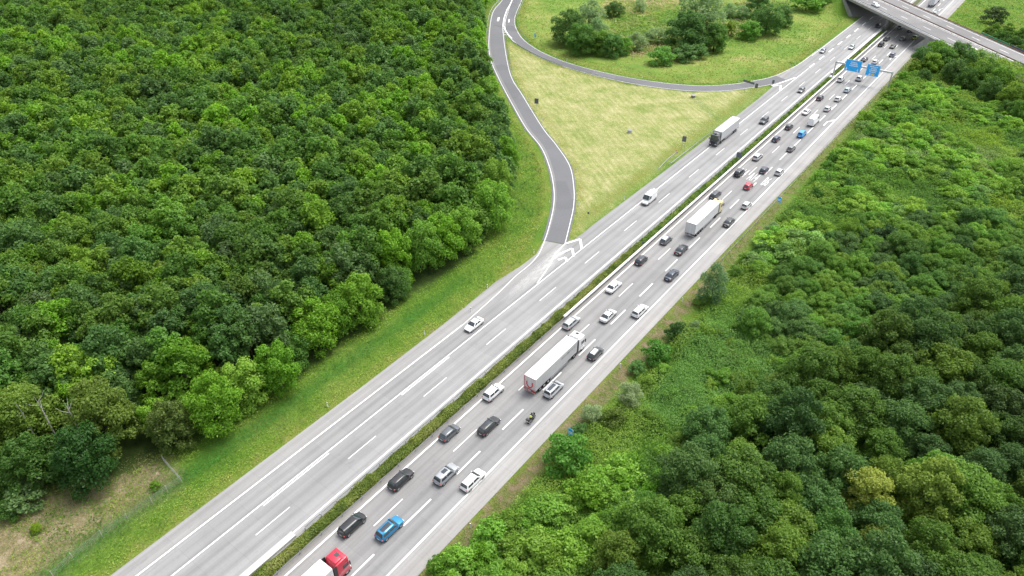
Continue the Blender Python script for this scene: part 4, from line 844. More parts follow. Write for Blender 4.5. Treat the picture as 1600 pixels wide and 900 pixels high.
# ------------------------------------------------------------------ gantry and signs
GYY = 279.0
g = thing('sign_gantry', 'grey steel gantry carrying two blue direction signs over the crowded lanes', 'sign gantry', (-52, GYY, 0))
for X in (-61.6, -42.2): MB().rbox((X+52, 0, 3.0), (.42, .5, 6.1), .05).build('post', STEEL, g)
mb = MB(); mb.rbox((0.1, 0, 5.75), (20.0, .55, .6), .05); mb.build('beam', STEEL, g)
mb = MB(); mb.rbox((-9.6, 0, .2), (1.9, 2.6, .5), .05); mb.build('footing', PALECONC, g)
def word_strip(mb, cx, cz, wd, h, y):
    """A row of small raised strokes: lettering too far away to be read."""
    x = cx-wd/2
    while x < cx+wd/2-.1:
        l = random.uniform(.16, .28); hh = h*random.choice((.72, .72, 1.0)); mb.box((x+l/2, y, cz-h/2+hh/2), (l*.72, .02, hh)); x += l+.05
for (x0, x1, z0, z1, kind) in ((-58.3, -52.7, 3.6, 7.75, 0), (-50.85, -46.35, 3.3, 7.35, 1)):
    cx, cz = (x0+x1)/2+52, (z0+z1)/2
    p = MB(); p.rbox((cx, -.42, cz), (x1-x0, .12, z1-z0), .03); pan = p.build('sign_panel', SIGNBLUE, g)
    yb = -.485
    b = MB()
    for dz_, dx_, sx_, sz_ in (((z1-z0)/2-.08, 0, x1-x0-.1, .09), (-(z1-z0)/2+.08, 0, x1-x0-.1, .09), (0, (x1-x0)/2-.08, .09, z1-z0-.1), (0, -(x1-x0)/2+.08, .09, z1-z0-.1)): b.box((cx+dx_, yb-.004, cz+dz_), (sx_, .012, sz_))
    b.build('border', SIGNWHITE, pan)
    t_ = MB(); rows = ((1.25, 2.2), (.65, 2.4), (.05, 2.9)) if kind == 0 else ((1.35, 2.9), (.75, 1.8), (.10, 2.6), (-.5, 2.2))
    for dz_, wl_ in rows: word_strip(t_, cx+.1, cz+dz_, wl_, .5, yb-.012)
    t_.build('lettering', SIGNWHITE, pan)
    a = MB()
    def arrow(ax, az, tilt):
        pts_ = [(-.10, -.5), (.10, -.5), (.10, .05), (.36, -.1), (0, .5), (-.36, -.1), (-.10, .05)]
        q = [(ax+x*math.cos(tilt)+z*math.sin(tilt), z*math.cos(tilt)-x*math.sin(tilt)+az) for x, z in pts_]
        a.add([(x, yb-.03, z) for x, z in q]+[(x, yb, z) for x, z in q], [tuple(range(7)), tuple(range(13, 6, -1))]+[(i, (i+1) % 7, 7+(i+1) % 7, 7+i) for i in range(7)])
    if kind == 0:
        arrow(cx-2.0, cz-1.35, math.pi); arrow(cx+1.9, cz-1.35, math.pi)
        c2 = MB(); c2.box((cx-.1, yb-.012, cz-1.3), (.9, .02, .5)); c2.build('route_shield', plain('shield_teal', (.03, .42, .62), .5), pan)
    else:
        arrow(cx-.75, cz-1.45, math.pi/4); c2 = MB(); c2.box((cx+.35, yb-.012, cz-1.45), (1.0, .02, .62)); c2.build('route_shield', YELLOW, pan)
    a.build('arrow', SIGNWHITE, pan, fix=False)
def board(px, py, w_, h_, zb, mat, label, face=0.0, posts=1, stripe_=None, cat='sign'):
    X, Y = at(px, py); t_ = thing('road_sign', label, cat, (X, Y, 0), face)
    MB().rbox((0, 0, zb+h_/2), (w_, .05, h_), .02).build('sign_panel', mat, t_)
    for k in range(posts):
        x = 0 if posts == 1 else (-.3+k*.6)*w_; MB().tube([(x, .07, -.2), (x, .07, zb+h_*.9)], .045, 8).build('post', STEEL, t_)
    return t_
board(838, 171, 1.35, 1.8, 2.0, SIGNGREY, 'grey back of a road sign beside the slip road in the mown grass', R(20))
board(1067, 232, 1.2, 1.7, 2.2, SIGNGREY, 'grey back of a road sign in the mown grass near the lorry', R(10), 2)
board(1153, 252, 1.5, 1.6, 1.2, SIGNGREY, 'grey back of a road sign standing in the hedge strip', R(12))
board(1181, 140, 1.0, 1.7, .5, SIGNGREY, 'small grey sign back under the long arrow board', R(10))
t_ = board(1168, 143, 4.2, .75, 3.0, SIGNGREY, 'long dark arrow-ended sign board over the loop road end', R(-12), 2)
MB().add([(-2.1, -.025, 3.0), (-2.1, -.025, 3.75), (-2.7, -.025, 3.38), (-2.1, .025, 3.0), (-2.1, .025, 3.75), (-2.7, .025, 3.38)], [(0, 2, 1), (3, 4, 5), (0, 3, 5, 2), (2, 5, 4, 1), (1, 4, 3, 0)]).build('arrow_tip', SIGNGREY, t_)
board(1207, 134, .8, 1.4, .7, SIGNGREY, 'narrow dark sign back on the grass tip where the loop joins', R(5))
board(919, 338, .55, .55, .7, SIGNGREY, 'small round-looking dark marker plate in the grass near the chevrons')
board(1004, 387, .6, .6, 1.0, SIGNGREY, 'small dark marker plate poking out of the hedge')
for (px, py, sc, lb) in ((891, 690, 1.0, 'blue marker sign with white bars on the verge above the big bright bush'), (1215, 324, 1.0, 'small blue marker sign on the verge beside the guard rail')):
    t_ = board(px, py, .95, 1.5, 1.5, SIGNBLUE, lb, R(4)); pan = t_.children[0]
    a = MB(); a.box((0, -.034, 2.28), (.8, .02, .17)); a.box((0, -.034, 1.95), (.8, .02, .17)); a.build('white_bar', SIGNWHITE, t_)
    a = MB(); a.add([(.1, -.036, 3.0), (.475, -.036, 2.6), (.475, -.036, 3.0), (.1, -.026, 3.0), (.475, -.026, 2.6), (.475, -.026, 3.0)], [(0, 1, 2), (3, 5, 4), (0, 3, 4, 1), (1, 4, 5, 2), (2, 5, 3, 0)]); a.build('corner_mark', SIGNWHITE, t_)
t_ = board(836, 66, 1.6, 1.4, 2.2, SIGNBLUE, 'blue sign on two posts in the meadow beside the loop bend', R(-30), 2)
a = MB(); a.box((-.2, -.034, 2.95), (.16, .02, .9)); a.box((.25, -.034, 2.95), (.16, .02, .9)); a.build('white_bar', SIGNWHITE, t_)
t_ = thing('cabinet', 'grey roadside cabinet at the thicket edge below the gantry', 'cabinet', (*at(1385, 148), 0)); MB().rbox((0, 0, .8), (1.2, 2.2, 1.6), .05).build('housing', plain('cabinet_grey', (.24, .25, .245), .6), t_); MB().rbox((0, 0, 1.66), (1.35, 2.35, .12), .03).build('roof', plain('cabinet_roof', (.33, .335, .33), .6), t_)
t_ = thing('drain_shaft', 'small concrete drain head in the mown triangle', 'drain', (*at(984, 207), 0)); MB().tube([(0, 0, -.1), (0, 0, .8)], .7, 14).build('shaft', PALECONC, t_); MB().tube([(0, 0, .8), (0, 0, .9)], .8, 14).build('lid', DARKSTEEL, t_)
t_ = thing('drain_shaft', 'dark drain head at the ditch start in the mown triangle', 'drain', (*at(1083, 152), 0)); MB().tube([(0, 0, -.1), (0, 0, .7)], .7, 14).build('shaft', plain('old_concrete', (.22, .2, .19), .9), t_); MB().tube([(0, 0, .7), (0, 0, .8)], .8, 14).build('lid', DARKSTEEL, t_)
t_ = thing('traffic_cone', 'orange cone lying place marker by the curved guard rail end', 'cone', (*at(1057, 238), 0)); t_['label'] = 'small orange cone standing beside the curved guard rail end'; MB().tube([(0, 0, 0), (0, 0, .75)], [.24, .06], 12).build('cone_body', ORANGE, t_); MB().box((0, 0, .03), (.55, .55, .06)).build('foot_plate', TRIM, t_)
# delineator posts
dp = None
def delin(X, Y):
    global dp
    if dp is None:
        dp = thing('delineator_post', 'white roadside post with a dark reflector band', 'roadside post', (X, Y, 0), 0, 'white roadside posts')
        MB().rbox((0, 0, .5), (.16, .13, 1.05), .02).build('post', POSTW, dp); MB().box((0, 0, .86), (.172, .142, .16)).build('reflector_band', TRIM, dp)
    else: c = copy_tree(dp); c.location = (X, Y, 0)
for q in offset(ramp_out, 1.2)[24::11][:20]: delin(*q)
for q in offset(ramp_in, -1.2)[24:-6:9]: delin(*q)
for q in offset(loop_in, 1.0)[40:-20:16]: delin(*q)
for q in offset(loop_out, -1.0)[44:-12:16]: delin(*q)
for y in (52, 77, 97): delin(-79.9, y)
for y in (150, 176): delin(-76.2, y)
for y in (48, 92, 118): delin(-43.9, y)
delin(*at(1313, 76)); delin(*at(1234, 104))
# wire fence and snags
fp = pxl([(256, 721), (284, 753), (262, 768), (238, 786), (200, 812), (160, 838), (115, 874), (84, 902)])
fo = fp[0]; fe = thing('wire_fence', 'thin grey wire fence turning a corner at the bare patch', 'fence', (*fo, 0))
for i, p in enumerate(fp): MB().tube([(p[0]-fo[0], p[1]-fo[1], -.2), (p[0]-fo[0], p[1]-fo[1], 1.45)], .05, 6).build('post', DEADWOOD, fe)
mb = MB()
for a, b2 in zip(fp[:-1], fp[1:]):
    a = np.array((a[0]-fo[0], a[1]-fo[1], 0)); b2 = np.array((b2[0]-fo[0], b2[1]-fo[1], 0)); L = np.linalg.norm(b2-a)
    for z in np.linspace(.1, 1.4, 9): mb.tube([a+(0, 0, z), b2+(0, 0, z)], .008, 3, False)
    for u in np.arange(0, 1, .18/L): p = a+(b2-a)*u; mb.tube([p+(0, 0, .1), p+(0, 0, 1.4)], .006, 3, False)
mb.build('wire_mesh', STEEL, fe)
for (px, py, hgt, lb) in ((26, 634, 13.5, 'forked pale dead snag above the yellow-green corner tree'), (56, 626, 13.5, 'many-branched pale dead snag between two corner trees'), (103, 636, 14, 'thin white dead trunk behind the yellow-tinged corner tree')):
    X, Y = at(px, py, hgt-1); t_ = thing('dead_tree', lb, 'dead tree', (X, Y, 0)); mb = MB()
    mb.tube([(0, 0, 0), (.15, .1, hgt*.5), (-.1, .2, hgt*.8), (.2, 0, hgt)], [.16, .12, .07, .02], 6); mb.build('trunk', DEADWOOD, t_)
    for k in range(5):
        a = k*1.9+random.random(); z = hgt*random.uniform(.72, .92); l = random.uniform(.9, 1.7); MB().tube([(0, .1, z), (math.cos(a)*l*.6, math.sin(a)*l*.6, z+.7), (math.cos(a)*l, math.sin(a)*l, z+1.6)], [.045, .03, .01], 5).build("branch", DEADWOOD, t_)

# ------------------------------------------------------------------ vehicles
TYPES = dict(  # L, W, H, belt, sill, greenhouse: rear base, rear roof, front roof, front base; heights: tail, hood base, nose
    hatch=(4.1, 1.76, 1.48, .95, .28, -1.98, -1.50, .28, 1.08, .92, .95, .70, .31),
    sedan=(4.75, 1.82, 1.44, .95, .27, -1.72, -.95, .30, 1.18, .97, .95, .68, .32),
    estate=(4.8, 1.82, 1.50, .96, .28, -2.30, -1.92, .32, 1.18, .93, .96, .70, .32),
    suv=(4.6, 1.90, 1.70, 1.08, .34, -2.20, -1.82, .32, 1.12, 1.05, 1.08, .84, .36),
    mpv=(4.6, 1.84, 1.66, 1.02, .30, -2.22, -1.95, .45, 1.50, .98, 1.02, .74, .33),
    smallvan=(4.4, 1.80, 1.86, 1.10, .30, -2.14, -2.04, .40, 1.36, 1.04, 1.10, .82, .33),
    van=(5.9, 2.02, 2.55, 1.38, .34, -2.88, -2.80, 1.35, 2.25, 1.30, 1.30, .98, .37),
    roadster=(4.2, 1.80, 1.34, .92, .27, -1.15, -.62, .05, .80, .90, .92, .66, .32))
def build_car(kind):
    L, W, Hh, belt, sill, rb, rr, rf, fb, tail, hoodb, nose, wr = TYPES[kind]; t = bpy.data.objects.new('car', None); C.objects.link(t); hl = L/2
    ys = sorted(set([-hl, -hl+.06, -hl+.2, -hl+.5, rb, rr, -.6, 0, rf, fb, (fb+hl)/2, hl-.45, hl-.18, hl-.05, hl]))
    ztop = lambda y: float(np.interp(y, [-hl, -hl+.1, rb, fb, hl-.45, hl-.12, hl], [tail-.22, tail-.03, belt, hoodb, nose+.10, nose, nose-.18]))
    zbot = lambda y: sill+(.10 if abs(y) > hl-.1 else 0)
    def wdt(y): u = abs(y)/hl; return W/2*(1-.17*u**7-.015*u**2)
    mb = MB(); rings = []
    for y in ys:
        w_, zb, zt = wdt(y), zbot(y), ztop(y); hp = [(0, zb), (.84, zb), (.95, zb+.09), (1.0, zb+.42*(zt-zb)), (.985, zb+.78*(zt-zb)), (.92, zt-.025), (.80, zt), (0, zt+.015)]
        ring = [(x*w_, y, z) for x, z in hp]+[(-x*w_, y, z) for x, z in hp[-2:0:-1]]; rings.append(ring)
    nr = len(rings[0]); vs = [p for r_ in rings for p in r_]; fs = [(i*nr+j, i*nr+(j+1) % nr, (i+1)*nr+(j+1) % nr, (i+1)*nr+j) for i in range(len(ys)-1) for j in range(nr)]
    fs += [tuple(range(nr-1, -1, -1)), tuple((len(ys)-1)*nr+j for j in range(nr))]; mb.add(vs, fs)
    def hfrac(y):
        a = np.clip((y-rb)/(rr-rb), 0, 1); b2 = np.clip((fb-y)/(fb-rf), 0, 1); f = min(a, b2); return float(1-(1-f)**1.35)
    def gh_(y, c, o=0.0):
        h = hfrac(y); mid = .97+.03*math.cos((y+.5)/1.6); zr = belt+(Hh-belt)*h*mid; wb = wdt(y)*.93; wt = wb-(W*.105 if kind != 'van' else W*.05)*h
        prof = [(wb, belt-.01), (wb-(wb-wt)*.5, belt+(zr-belt)*.5), (wt, zr-.07*h), (wt-.10, zr-.012*h), (wt*.5, zr+.012), (0, zr+.018)]
        i = min(int(c*5), 4); f = c*5-i; x = prof[i][0]*(1-f)+prof[i+1][0]*f; z = prof[i][1]*(1-f)+prof[i+1][1]*f
        return x, z
    gy = [rb, rb+(rr-rb)*.35, rb+(rr-rb)*.7, rr, rr+(rf-rr)*.33, rr+(rf-rr)*.66, rf, rf+(fb-rf)*.3, rf+(fb-rf)*.65, fb]; cs = [0, .2, .4, .6, .8, 1.0]
    rg = []
    for y in gy:
        hp = [gh_(y, c) for c in cs]; rg.append([(x, y, z) for x, z in hp]+[(-x, y, z) for x, z in hp[-2::-1]])
    nr = len(rg[0]); mb.add([p for r_ in rg for p in r_], [(i*nr+j, (i+1)*nr+j, (i+1)*nr+j+1, i*nr+j+1) for i in range(len(gy)-1) for j in range(nr-1)])
    pm_ = car_paint((.5, .5, .5)); body = mb.build('body', pm_, t, smooth=True)
    body.data.set_sharp_from_angle(angle=R(38))
    def patch(name, y0, y1, c0, c1, sides, mat, off=.018, ny_=5, nc=4, yb=None):
        m_ = MB()
        for sd in sides:
            vs = []
            for i in range(ny_):
                for j in range(nc):
                    c = c0+(c1-c0)*j/(nc-1); ya, yb_ = y0, y1
                    if yb: ya, yb_ = y0+yb[0]*(1-j/(nc-1)), y1+yb[1]*(1-j/(nc-1))
                    y = ya+(yb_-ya)*i/(ny_-1); x, z = gh_(y, c)
                    s_out = off*(1.0 if c < .45 else .3); dyy = (-off if y < rr+.05 and c > .3 else (off if y > rf-.05 and c > .3 else 0))
                    vs.append((sd*(x+s_out), y+dyy, z+(off if c >= .4 else .004)))
            m_.add(vs, [(i*nc+j, i*nc+j+1, (i+1)*nc+j+1, (i+1)*nc+j) for i in range(ny_-1) for j in range(nc-1)])
        return m_.build(name, mat, t, smooth=True)
    e = .08
    patch('windscreen', rf+e, fb-e*.8, .45, 1.0, (1, -1), GLASS)
    if kind not in ('van',): patch('rear_window', rb+(rr-rb)*.12, rr-(rr-rb)*.08 if rr-rb > .3 else rr-.02, .45 if rr-rb > .3 else .5, 1.0, (1, -1), GLASS)
    mid_ = (rr+rf)/2+.1
    for sd in (1, -1):
        if kind == 'van': patch('side_window', rf-.75, rf+.25, .06, .36, (sd,), GLASS, yb=(0, .45))
        elif kind == 'smallvan': patch('side_window', mid_+.25, rf+.1, .06, .36, (sd,), GLASS, yb=(0, .5))
        elif kind == 'roadster': patch('side_window', rr+.05, rf+.02, .1, .36, (sd,), GLASS, yb=(0, .35))
        else:
            patch('side_window', mid_+.06, rf-.02, .06, .36, (sd,), GLASS, yb=(0, .48)); patch('side_window', rr+.10, mid_-.06, .06, .36, (sd,), GLASS, yb=(-.12 if kind != 'sedan' else -.35, 0))
    ax = hl-.82 if kind != 'van' else hl-1.05
    for y in (ax, -ax+.02):
        for sd in (1, -1):
            wh = MB().wheel((0, 0, 0), wr, .22).build('wheel', RUBBER, t, (sd*(W/2-.115), y, wr), True)
            MB().wheel((0, 0, 0), wr*.78, .16, 14, 1).build('rim', RIM, wh)
    for sd in (1, -1):
        xw = wdt(hl-.15)*.78; MB().rbox((sd*xw*.93, hl-.19, nose-.13), (.36, .30, .15), .04).build('headlight', CLEAR, t)
        zt_ = tail-.16 if kind not in ('van', 'smallvan') else 1.0
        MB().rbox((sd*wdt(-hl+.1)*.88, -hl+.085, zt_), (.24 if kind not in ('van', 'smallvan') else .12, .20, .13 if kind not in ('van', 'smallvan') else .42), .03).build('tail_light', REDP, t)
        MB().rbox((sd*(W/2+.07), fb-.28, belt+.06), (.20, .13, .13), .04).build('mirror', pm_, t)
    MB().box((0, -hl-.006, .62 if kind in ('suv', 'van') else .55), (.52, .02, .12)).build('number_plate', PLATE, t)
    MB().rbox((0, -hl+.06, sill+.10), (W*.82, .16, .20), .04).build('rear_bumper', TRIM, t)
    MB().rbox((0, hl-.055, sill+.16), (W*.72, .13, .22), .03).build('grille', TRIM, t)
    def dims(): return t
    t['_roof'] = (rr, rf, Hh, W)
    return t, gh_, (rr, rf, Hh, W, belt)
CARS = {k: build_car(k) for k in TYPES}; fresh = set(TYPES)
PAINTED = ('body', 'mirror')
def car(px, py, kind, col, label, cat='car', opts='', metal=.25, flip=False, X=None, rot=None, z=0.0, zc=.75, group='cars in the traffic'):
    if X is None or True:
        x, y = at(px, py, zc+z)
    if X is not None: x = X
    base, gh_, (rr, rf, Hh, W, belt) = CARS[kind]
    t = copy_tree(base)
    if '_roof' in t: del t['_roof']
    t.name = {'car': 'car', 'van': 'van'}.get(cat, cat.replace(' ', '_')); tag(t, label, cat, group)
    t.location = (x, y, z+.006); t.rotation_euler = (0, 0, (math.pi if flip else 0)+random.uniform(-.012, .012) if rot is None else rot)
    pm_ = car_paint(col, metal)
    for ch in t.children:
        if ch.name.split('.')[0] in PAINTED: ch.material_slots[0].link = 'OBJECT'; ch.material_slots[0].material = pm_
    def roof_patch(name, y0, y1, wfrac, mat, dz=.012):
        vs = []
        for i in range(5):
            y_ = y0+(y1-y0)*i/4; pr = [gh_(y_, c) for c in (.72, .8, .9, 1.0)]
            k = wfrac
            row = [(x_*k/.9, z_) for x_, z_ in pr]; row = row+[(-a, b2) for a, b2 in row[-2::-1]]
            vs += [(a, y_, b2+dz) for a, b2 in row]
        m_ = MB(); nn = len(vs)//5; m_.add(vs, [(i*nn+j, i*nn+j+1, (i+1)*nn+j+1, (i+1)*nn+j) for i in range(4) for j in range(nn-1)])
        return m_.build(name, mat, t, smooth=True)
    if 's' in opts: roof_patch('sunroof', rf-1.15, rf-.15, .72, SUNROOF)
    if 'p' in opts: roof_patch('sunroof', rr+.25, rf-.1, .80, SUNROOF)
    if 'k' in opts: roof_patch('roof_tint_or_sheen', rr+.02, rf-.02, .97, car_paint((.03, .03, .033)))
    if 'w' in opts: roof_patch('roof_tint_or_sheen', rr+.02, rf-.02, .97, car_paint((.60, .64, .68)))  # pale sheet over a dark roof: reflected sky put into its colour
    if 'r' in opts:
        for sd in (1, -1):
            P_ = []
            for y_ in np.linspace(rr+.15, rf-.1, 6):
                x_, z_ = gh_(float(y_), .58); P_.append((sd*x_, float(y_), z_+.06))
            MB().tube(P_, .026, 6).build('roof_rail', RIM, t)
    if 't' in opts: MB().wheel((0, 0, 0), .36, .24).build('spare_wheel', RUBBER, t, (0, -TYPES[kind][0]/2-.12, 1.0), True, math.pi/2)
    if 'b' in opts:
        for y_ in (rr+.5, rf-.55):
            for sd in (1, -1): MB().rbox((sd*.45, y_, Hh+.10), (.34, .30, .16), .05).build('roof_beacon', plain('beacon_grey', (.35, .37, .38), .4), t)
        MB().rbox((0, rf-.9, Hh+.07), (.5, .7, .1), .04).build('roof_hatch', WHITEP, t)
    return t
WH, SIL, GRY, DGR, BLK, NAV, DBL = (.80, .80, .80), (.46, .475, .49), (.20, .205, .215), (.075, .078, .085), (.014, .014, .016), (.022, .035, .085), (.03, .042, .07)
LX, MX, RX = -57.7, -53.6, -49.7
car(547, 816, 'mpv', BLK, 'black people carrier with silver roof rails just ahead of the red-cabbed lorry', opts='r', X=-57.9)
car(610, 826, 'suv', (.012, .22, .44), 'bright blue car with a long dark glass roof', opts='p', X=-53.0, metal=.4)
car(626, 748, 'suv', BLK, 'boxy black off-roader beside the near hedge', opts='r', X=-58.0)
car(698, 741, 'suv', (.33, .345, .365), 'grey off-roader with open sunroof next to a long white estate car', opts='s', X=-53.0)
car(739, 749, 'estate', WH, 'long white estate car close to the hard shoulder line at the near end', opts='r', metal=0, X=-48.95)
car(701, 674, 'hatch', (.10, .11, .125), 'dark grey hatchback next to the near hedge, two cars behind the white lorry', X=-58.4)
car(764, 664, 'estate', (.020, .021, .023), 'black estate car in the middle lane behind the white lorry', opts='sr', X=-54.1)
car(769, 611, 'suv', WH, 'white off-roader beside the hedge abreast of the white lorry tail', metal=0, X=-58.5)
car(866, 608, 'mpv', (.50, .52, .55), 'silver people carrier with blue-tinted glass roof beside the white lorry', opts='pr', X=-50.3)
car(931, 551, 'hatch', (.055, .06, .066), 'dark hatchback with roof coloured pale like reflected sky ahead of the silver people carrier', opts='w', X=-49.5)
car(891, 502, 'estate', SIL, 'silver estate car ahead of the white lorry next to the hedge', opts='r', X=-58.4)
car(950, 492, 'sedan', (.62, .63, .63), 'pale silver saloon with greenish rear window in the middle lane', X=-53.6)
car(1001, 485, 'estate', (.74, .75, .77), 'white estate car near the hard shoulder level with the pale saloon', opts='r', metal=.05, X=-49.2)
car(959, 447, 'sedan', WH, 'white saloon alone beside the hedge ahead of the pale saloon', metal=0, X=-57.9)
car(1049, 428, 'sedan', DBL, 'dark blue saloon passing the tall willow', X=-49.9)
car(1001, 405, 'hatch', (.022, .024, .034), 'black hatchback hugging the hedge behind a grey hatchback', X=-58.2)
car(1065, 389, 'sedan', (.03, .032, .04), 'black saloon right behind the box lorry with the yellow cab', X=-52.9)
car(1041, 374, 'hatch', (.13, .14, .15), 'grey hatchback with roof coloured with pale sky reflection beside the hedge behind the yellow-cabbed lorry', opts='w', X=-57.7)
car(1140, 346, 'sedan', (.028, .032, .036), 'black saloon beside the box lorry with the yellow cab', X=-49.1)
car(1118, 303, 'estate', (.035, .038, .05), 'dark estate car squeezed between hedge and yellow-cabbed lorry', opts='r', X=-57.8)
car(1168, 320, 'hatch', (.60, .61, .62), 'small silver hatchback ahead of the yellow-cabbed lorry near the shoulder', X=-48.95)
car(1171, 290, 'hatch', (.50, .012, .035), 'small bright red hatchback driving over the painted letters', metal=.05, X=-52.7)
car(1155, 269, 'suv', (.03, .031, .034), 'dark off-roader with a spare wheel on its tail beside the painted letters', opts='t', X=-57.8)
car(1195, 265, 'hatch', (.018, .025, .055), 'dark blue hatchback ahead of the red hatchback', X=-52.9)
car(1219, 268, 'hatch', (.56, .57, .59), 'silver hatchback next to the dark blue hatchback near the shoulder', X=-49.0)
car(1184, 244, 'estate', (.50, .50, .50), 'silver estate car beside the median sign back', X=-57.6)
car(1240, 232, 'hatch', (.16, .16, .165), 'grey car riding close behind the small blue van', X=-51.8)
car(1213, 216, 'hatch', (.028, .034, .075), 'dark blue car beside the pale barrier level with the small blue van', X=-57.9)
car(1256, 209, 'smallvan', (.01, .30, .80), 'small bright blue van behind the white delivery van', 'van', metal=.05, X=-52.8, zc=.9, group='vans in the traffic')
car(1272, 188, 'van', WH, 'tall white delivery van in front of the small blue van', 'van', metal=0, X=-53.1, zc=1.2, group='vans in the traffic').scale = (1.12, 1.12, 1.08)
car(1232, 197, 'hatch', (.035, .038, .04), 'black hatchback beside the tall white delivery van', X=-58.0)
car(1261, 174, 'sedan', WH, 'white saloon next to the barrier ahead of the black hatchback', metal=0, X=-57.7)
car(1293, 169, 'hatch', (.66, .67, .68), 'white hatchback directly ahead of the tall white delivery van', metal=.05, X=-53.0)
car(1311, 154, 'hatch', WH, 'white hatchback third in line from the gantry in the middle lane', metal=0, X=-52.9)
car(1281, 152, 'hatch', (.045, .035, .055), 'dark plum hatchback next to the pale barrier', X=-58.2)
car(1325, 140, 'hatch', (.55, .66, .74), 'pale blue car second in line from the gantry', X=-52.9)
car(1314, 123, 'smallvan', WH, 'white van beside the barrier just before the sign gantry', 'van', metal=0, X=-58.0, zc=.9, group='vans in the traffic')
car(1344, 122, 'suv', (.52, .52, .54), 'silver off-roader passing under the blue signs', X=-52.9)
car(1352, 92, 'sedan', (.03, .033, .06), 'dark saloon beside the barrier just past the gantry', X=-57.6)
car(1367, 96, 'hatch', WH, 'white car half hidden behind the blue signs', metal=0, X=-53.4)
car(1395, 85, 'hatch', (.20, .215, .30), 'blue-grey car near the road arrow past the gantry', X=-50.2)
car(1396, 72, 'roadster', (.028, .035, .04), 'dark open-looking car just leaving the bridge shadow in the middle lane', X=-52.9)
car(1378, 69, 'suv', (.03, .03, .032), 'black off-roader beside the barrier between gantry and overpass', X=-57.4)
car(1386, 60, 'suv', (.07, .07, .072), 'dark grey off-roader right in front of the black one near the overpass', X=-57.7)
car(1411, 60, 'hatch', (.09, .085, .11), 'dark car at the edge of the bridge shadow in the middle lane', X=-52.4)
car(1407, 42, 'hatch', (.12, .17, .19), 'teal-grey car in the shade beside the bridge pier', X=-57.3)
car(1423, 47, 'hatch', BLK, 'black car deep in the bridge shadow', X=-52.6)
car(1437, 59, 'hatch', (.30, .42, .03), 'lime green car in the bridge shadow on the outer lane', X=-48.6, metal=.05)
car(1463, 21, 'hatch', (.55, .62, .66), 'pale car behind the lorry beyond the overpass', X=-50.0)
car(741, 506, 'sedan', WH, 'white coupe driving alone towards the viewer on the widened carriageway', metal=0, flip=True, X=-73.7)
car(1016, 309, 'van', WH, 'white high-roofed van with roof units coming towards the viewer', 'van', opts='b', metal=0, flip=True, X=-70.5, zc=1.2, group='vans in the traffic')
car(1194, 188, 'suv', (.055, .06, .07), 'dark grey off-roader behind the oncoming lorry', flip=True, X=-66.1)
car(1252, 140, 'hatch', (.12, .13, .145), 'grey hatchback oncoming near the end of the loop road', flip=True, X=-65.9)
car(1286, 79, 'hatch', (.22, .24, .27), 'grey car moving along the joining lane of the loop', flip=True, X=-74.0)
car(1331, 73, 'hatch', (.36, .42, .43), 'pale grey-green oncoming car level with the gantry post', flip=True, X=-66.1)
car(1372, 40, 'hatch', (.035, .037, .05), 'dark oncoming car just coming out from under the overpass', flip=True, X=-65.9)
cx_, cy_ = at(1375, 7, 7.7); tt = (np.array((cx_, cy_))-BO)@BN; ss = (np.array((cx_, cy_))-BO)@BD; q = bridge_pt(ss, -7.0)
c_ = car(1375, 7, 'estate', (.72, .75, .78), 'white car crossing the overpass', metal=.05, z=7.01, rot=math.atan2(BD[1], BD[0])-math.pi/2); c_.location = (q[0], q[1], 7.02)
def drop(o):
    for ch in list(o.children): drop(ch)
    bpy.data.objects.remove(o)
for k in TYPES: drop(CARS[k][0])

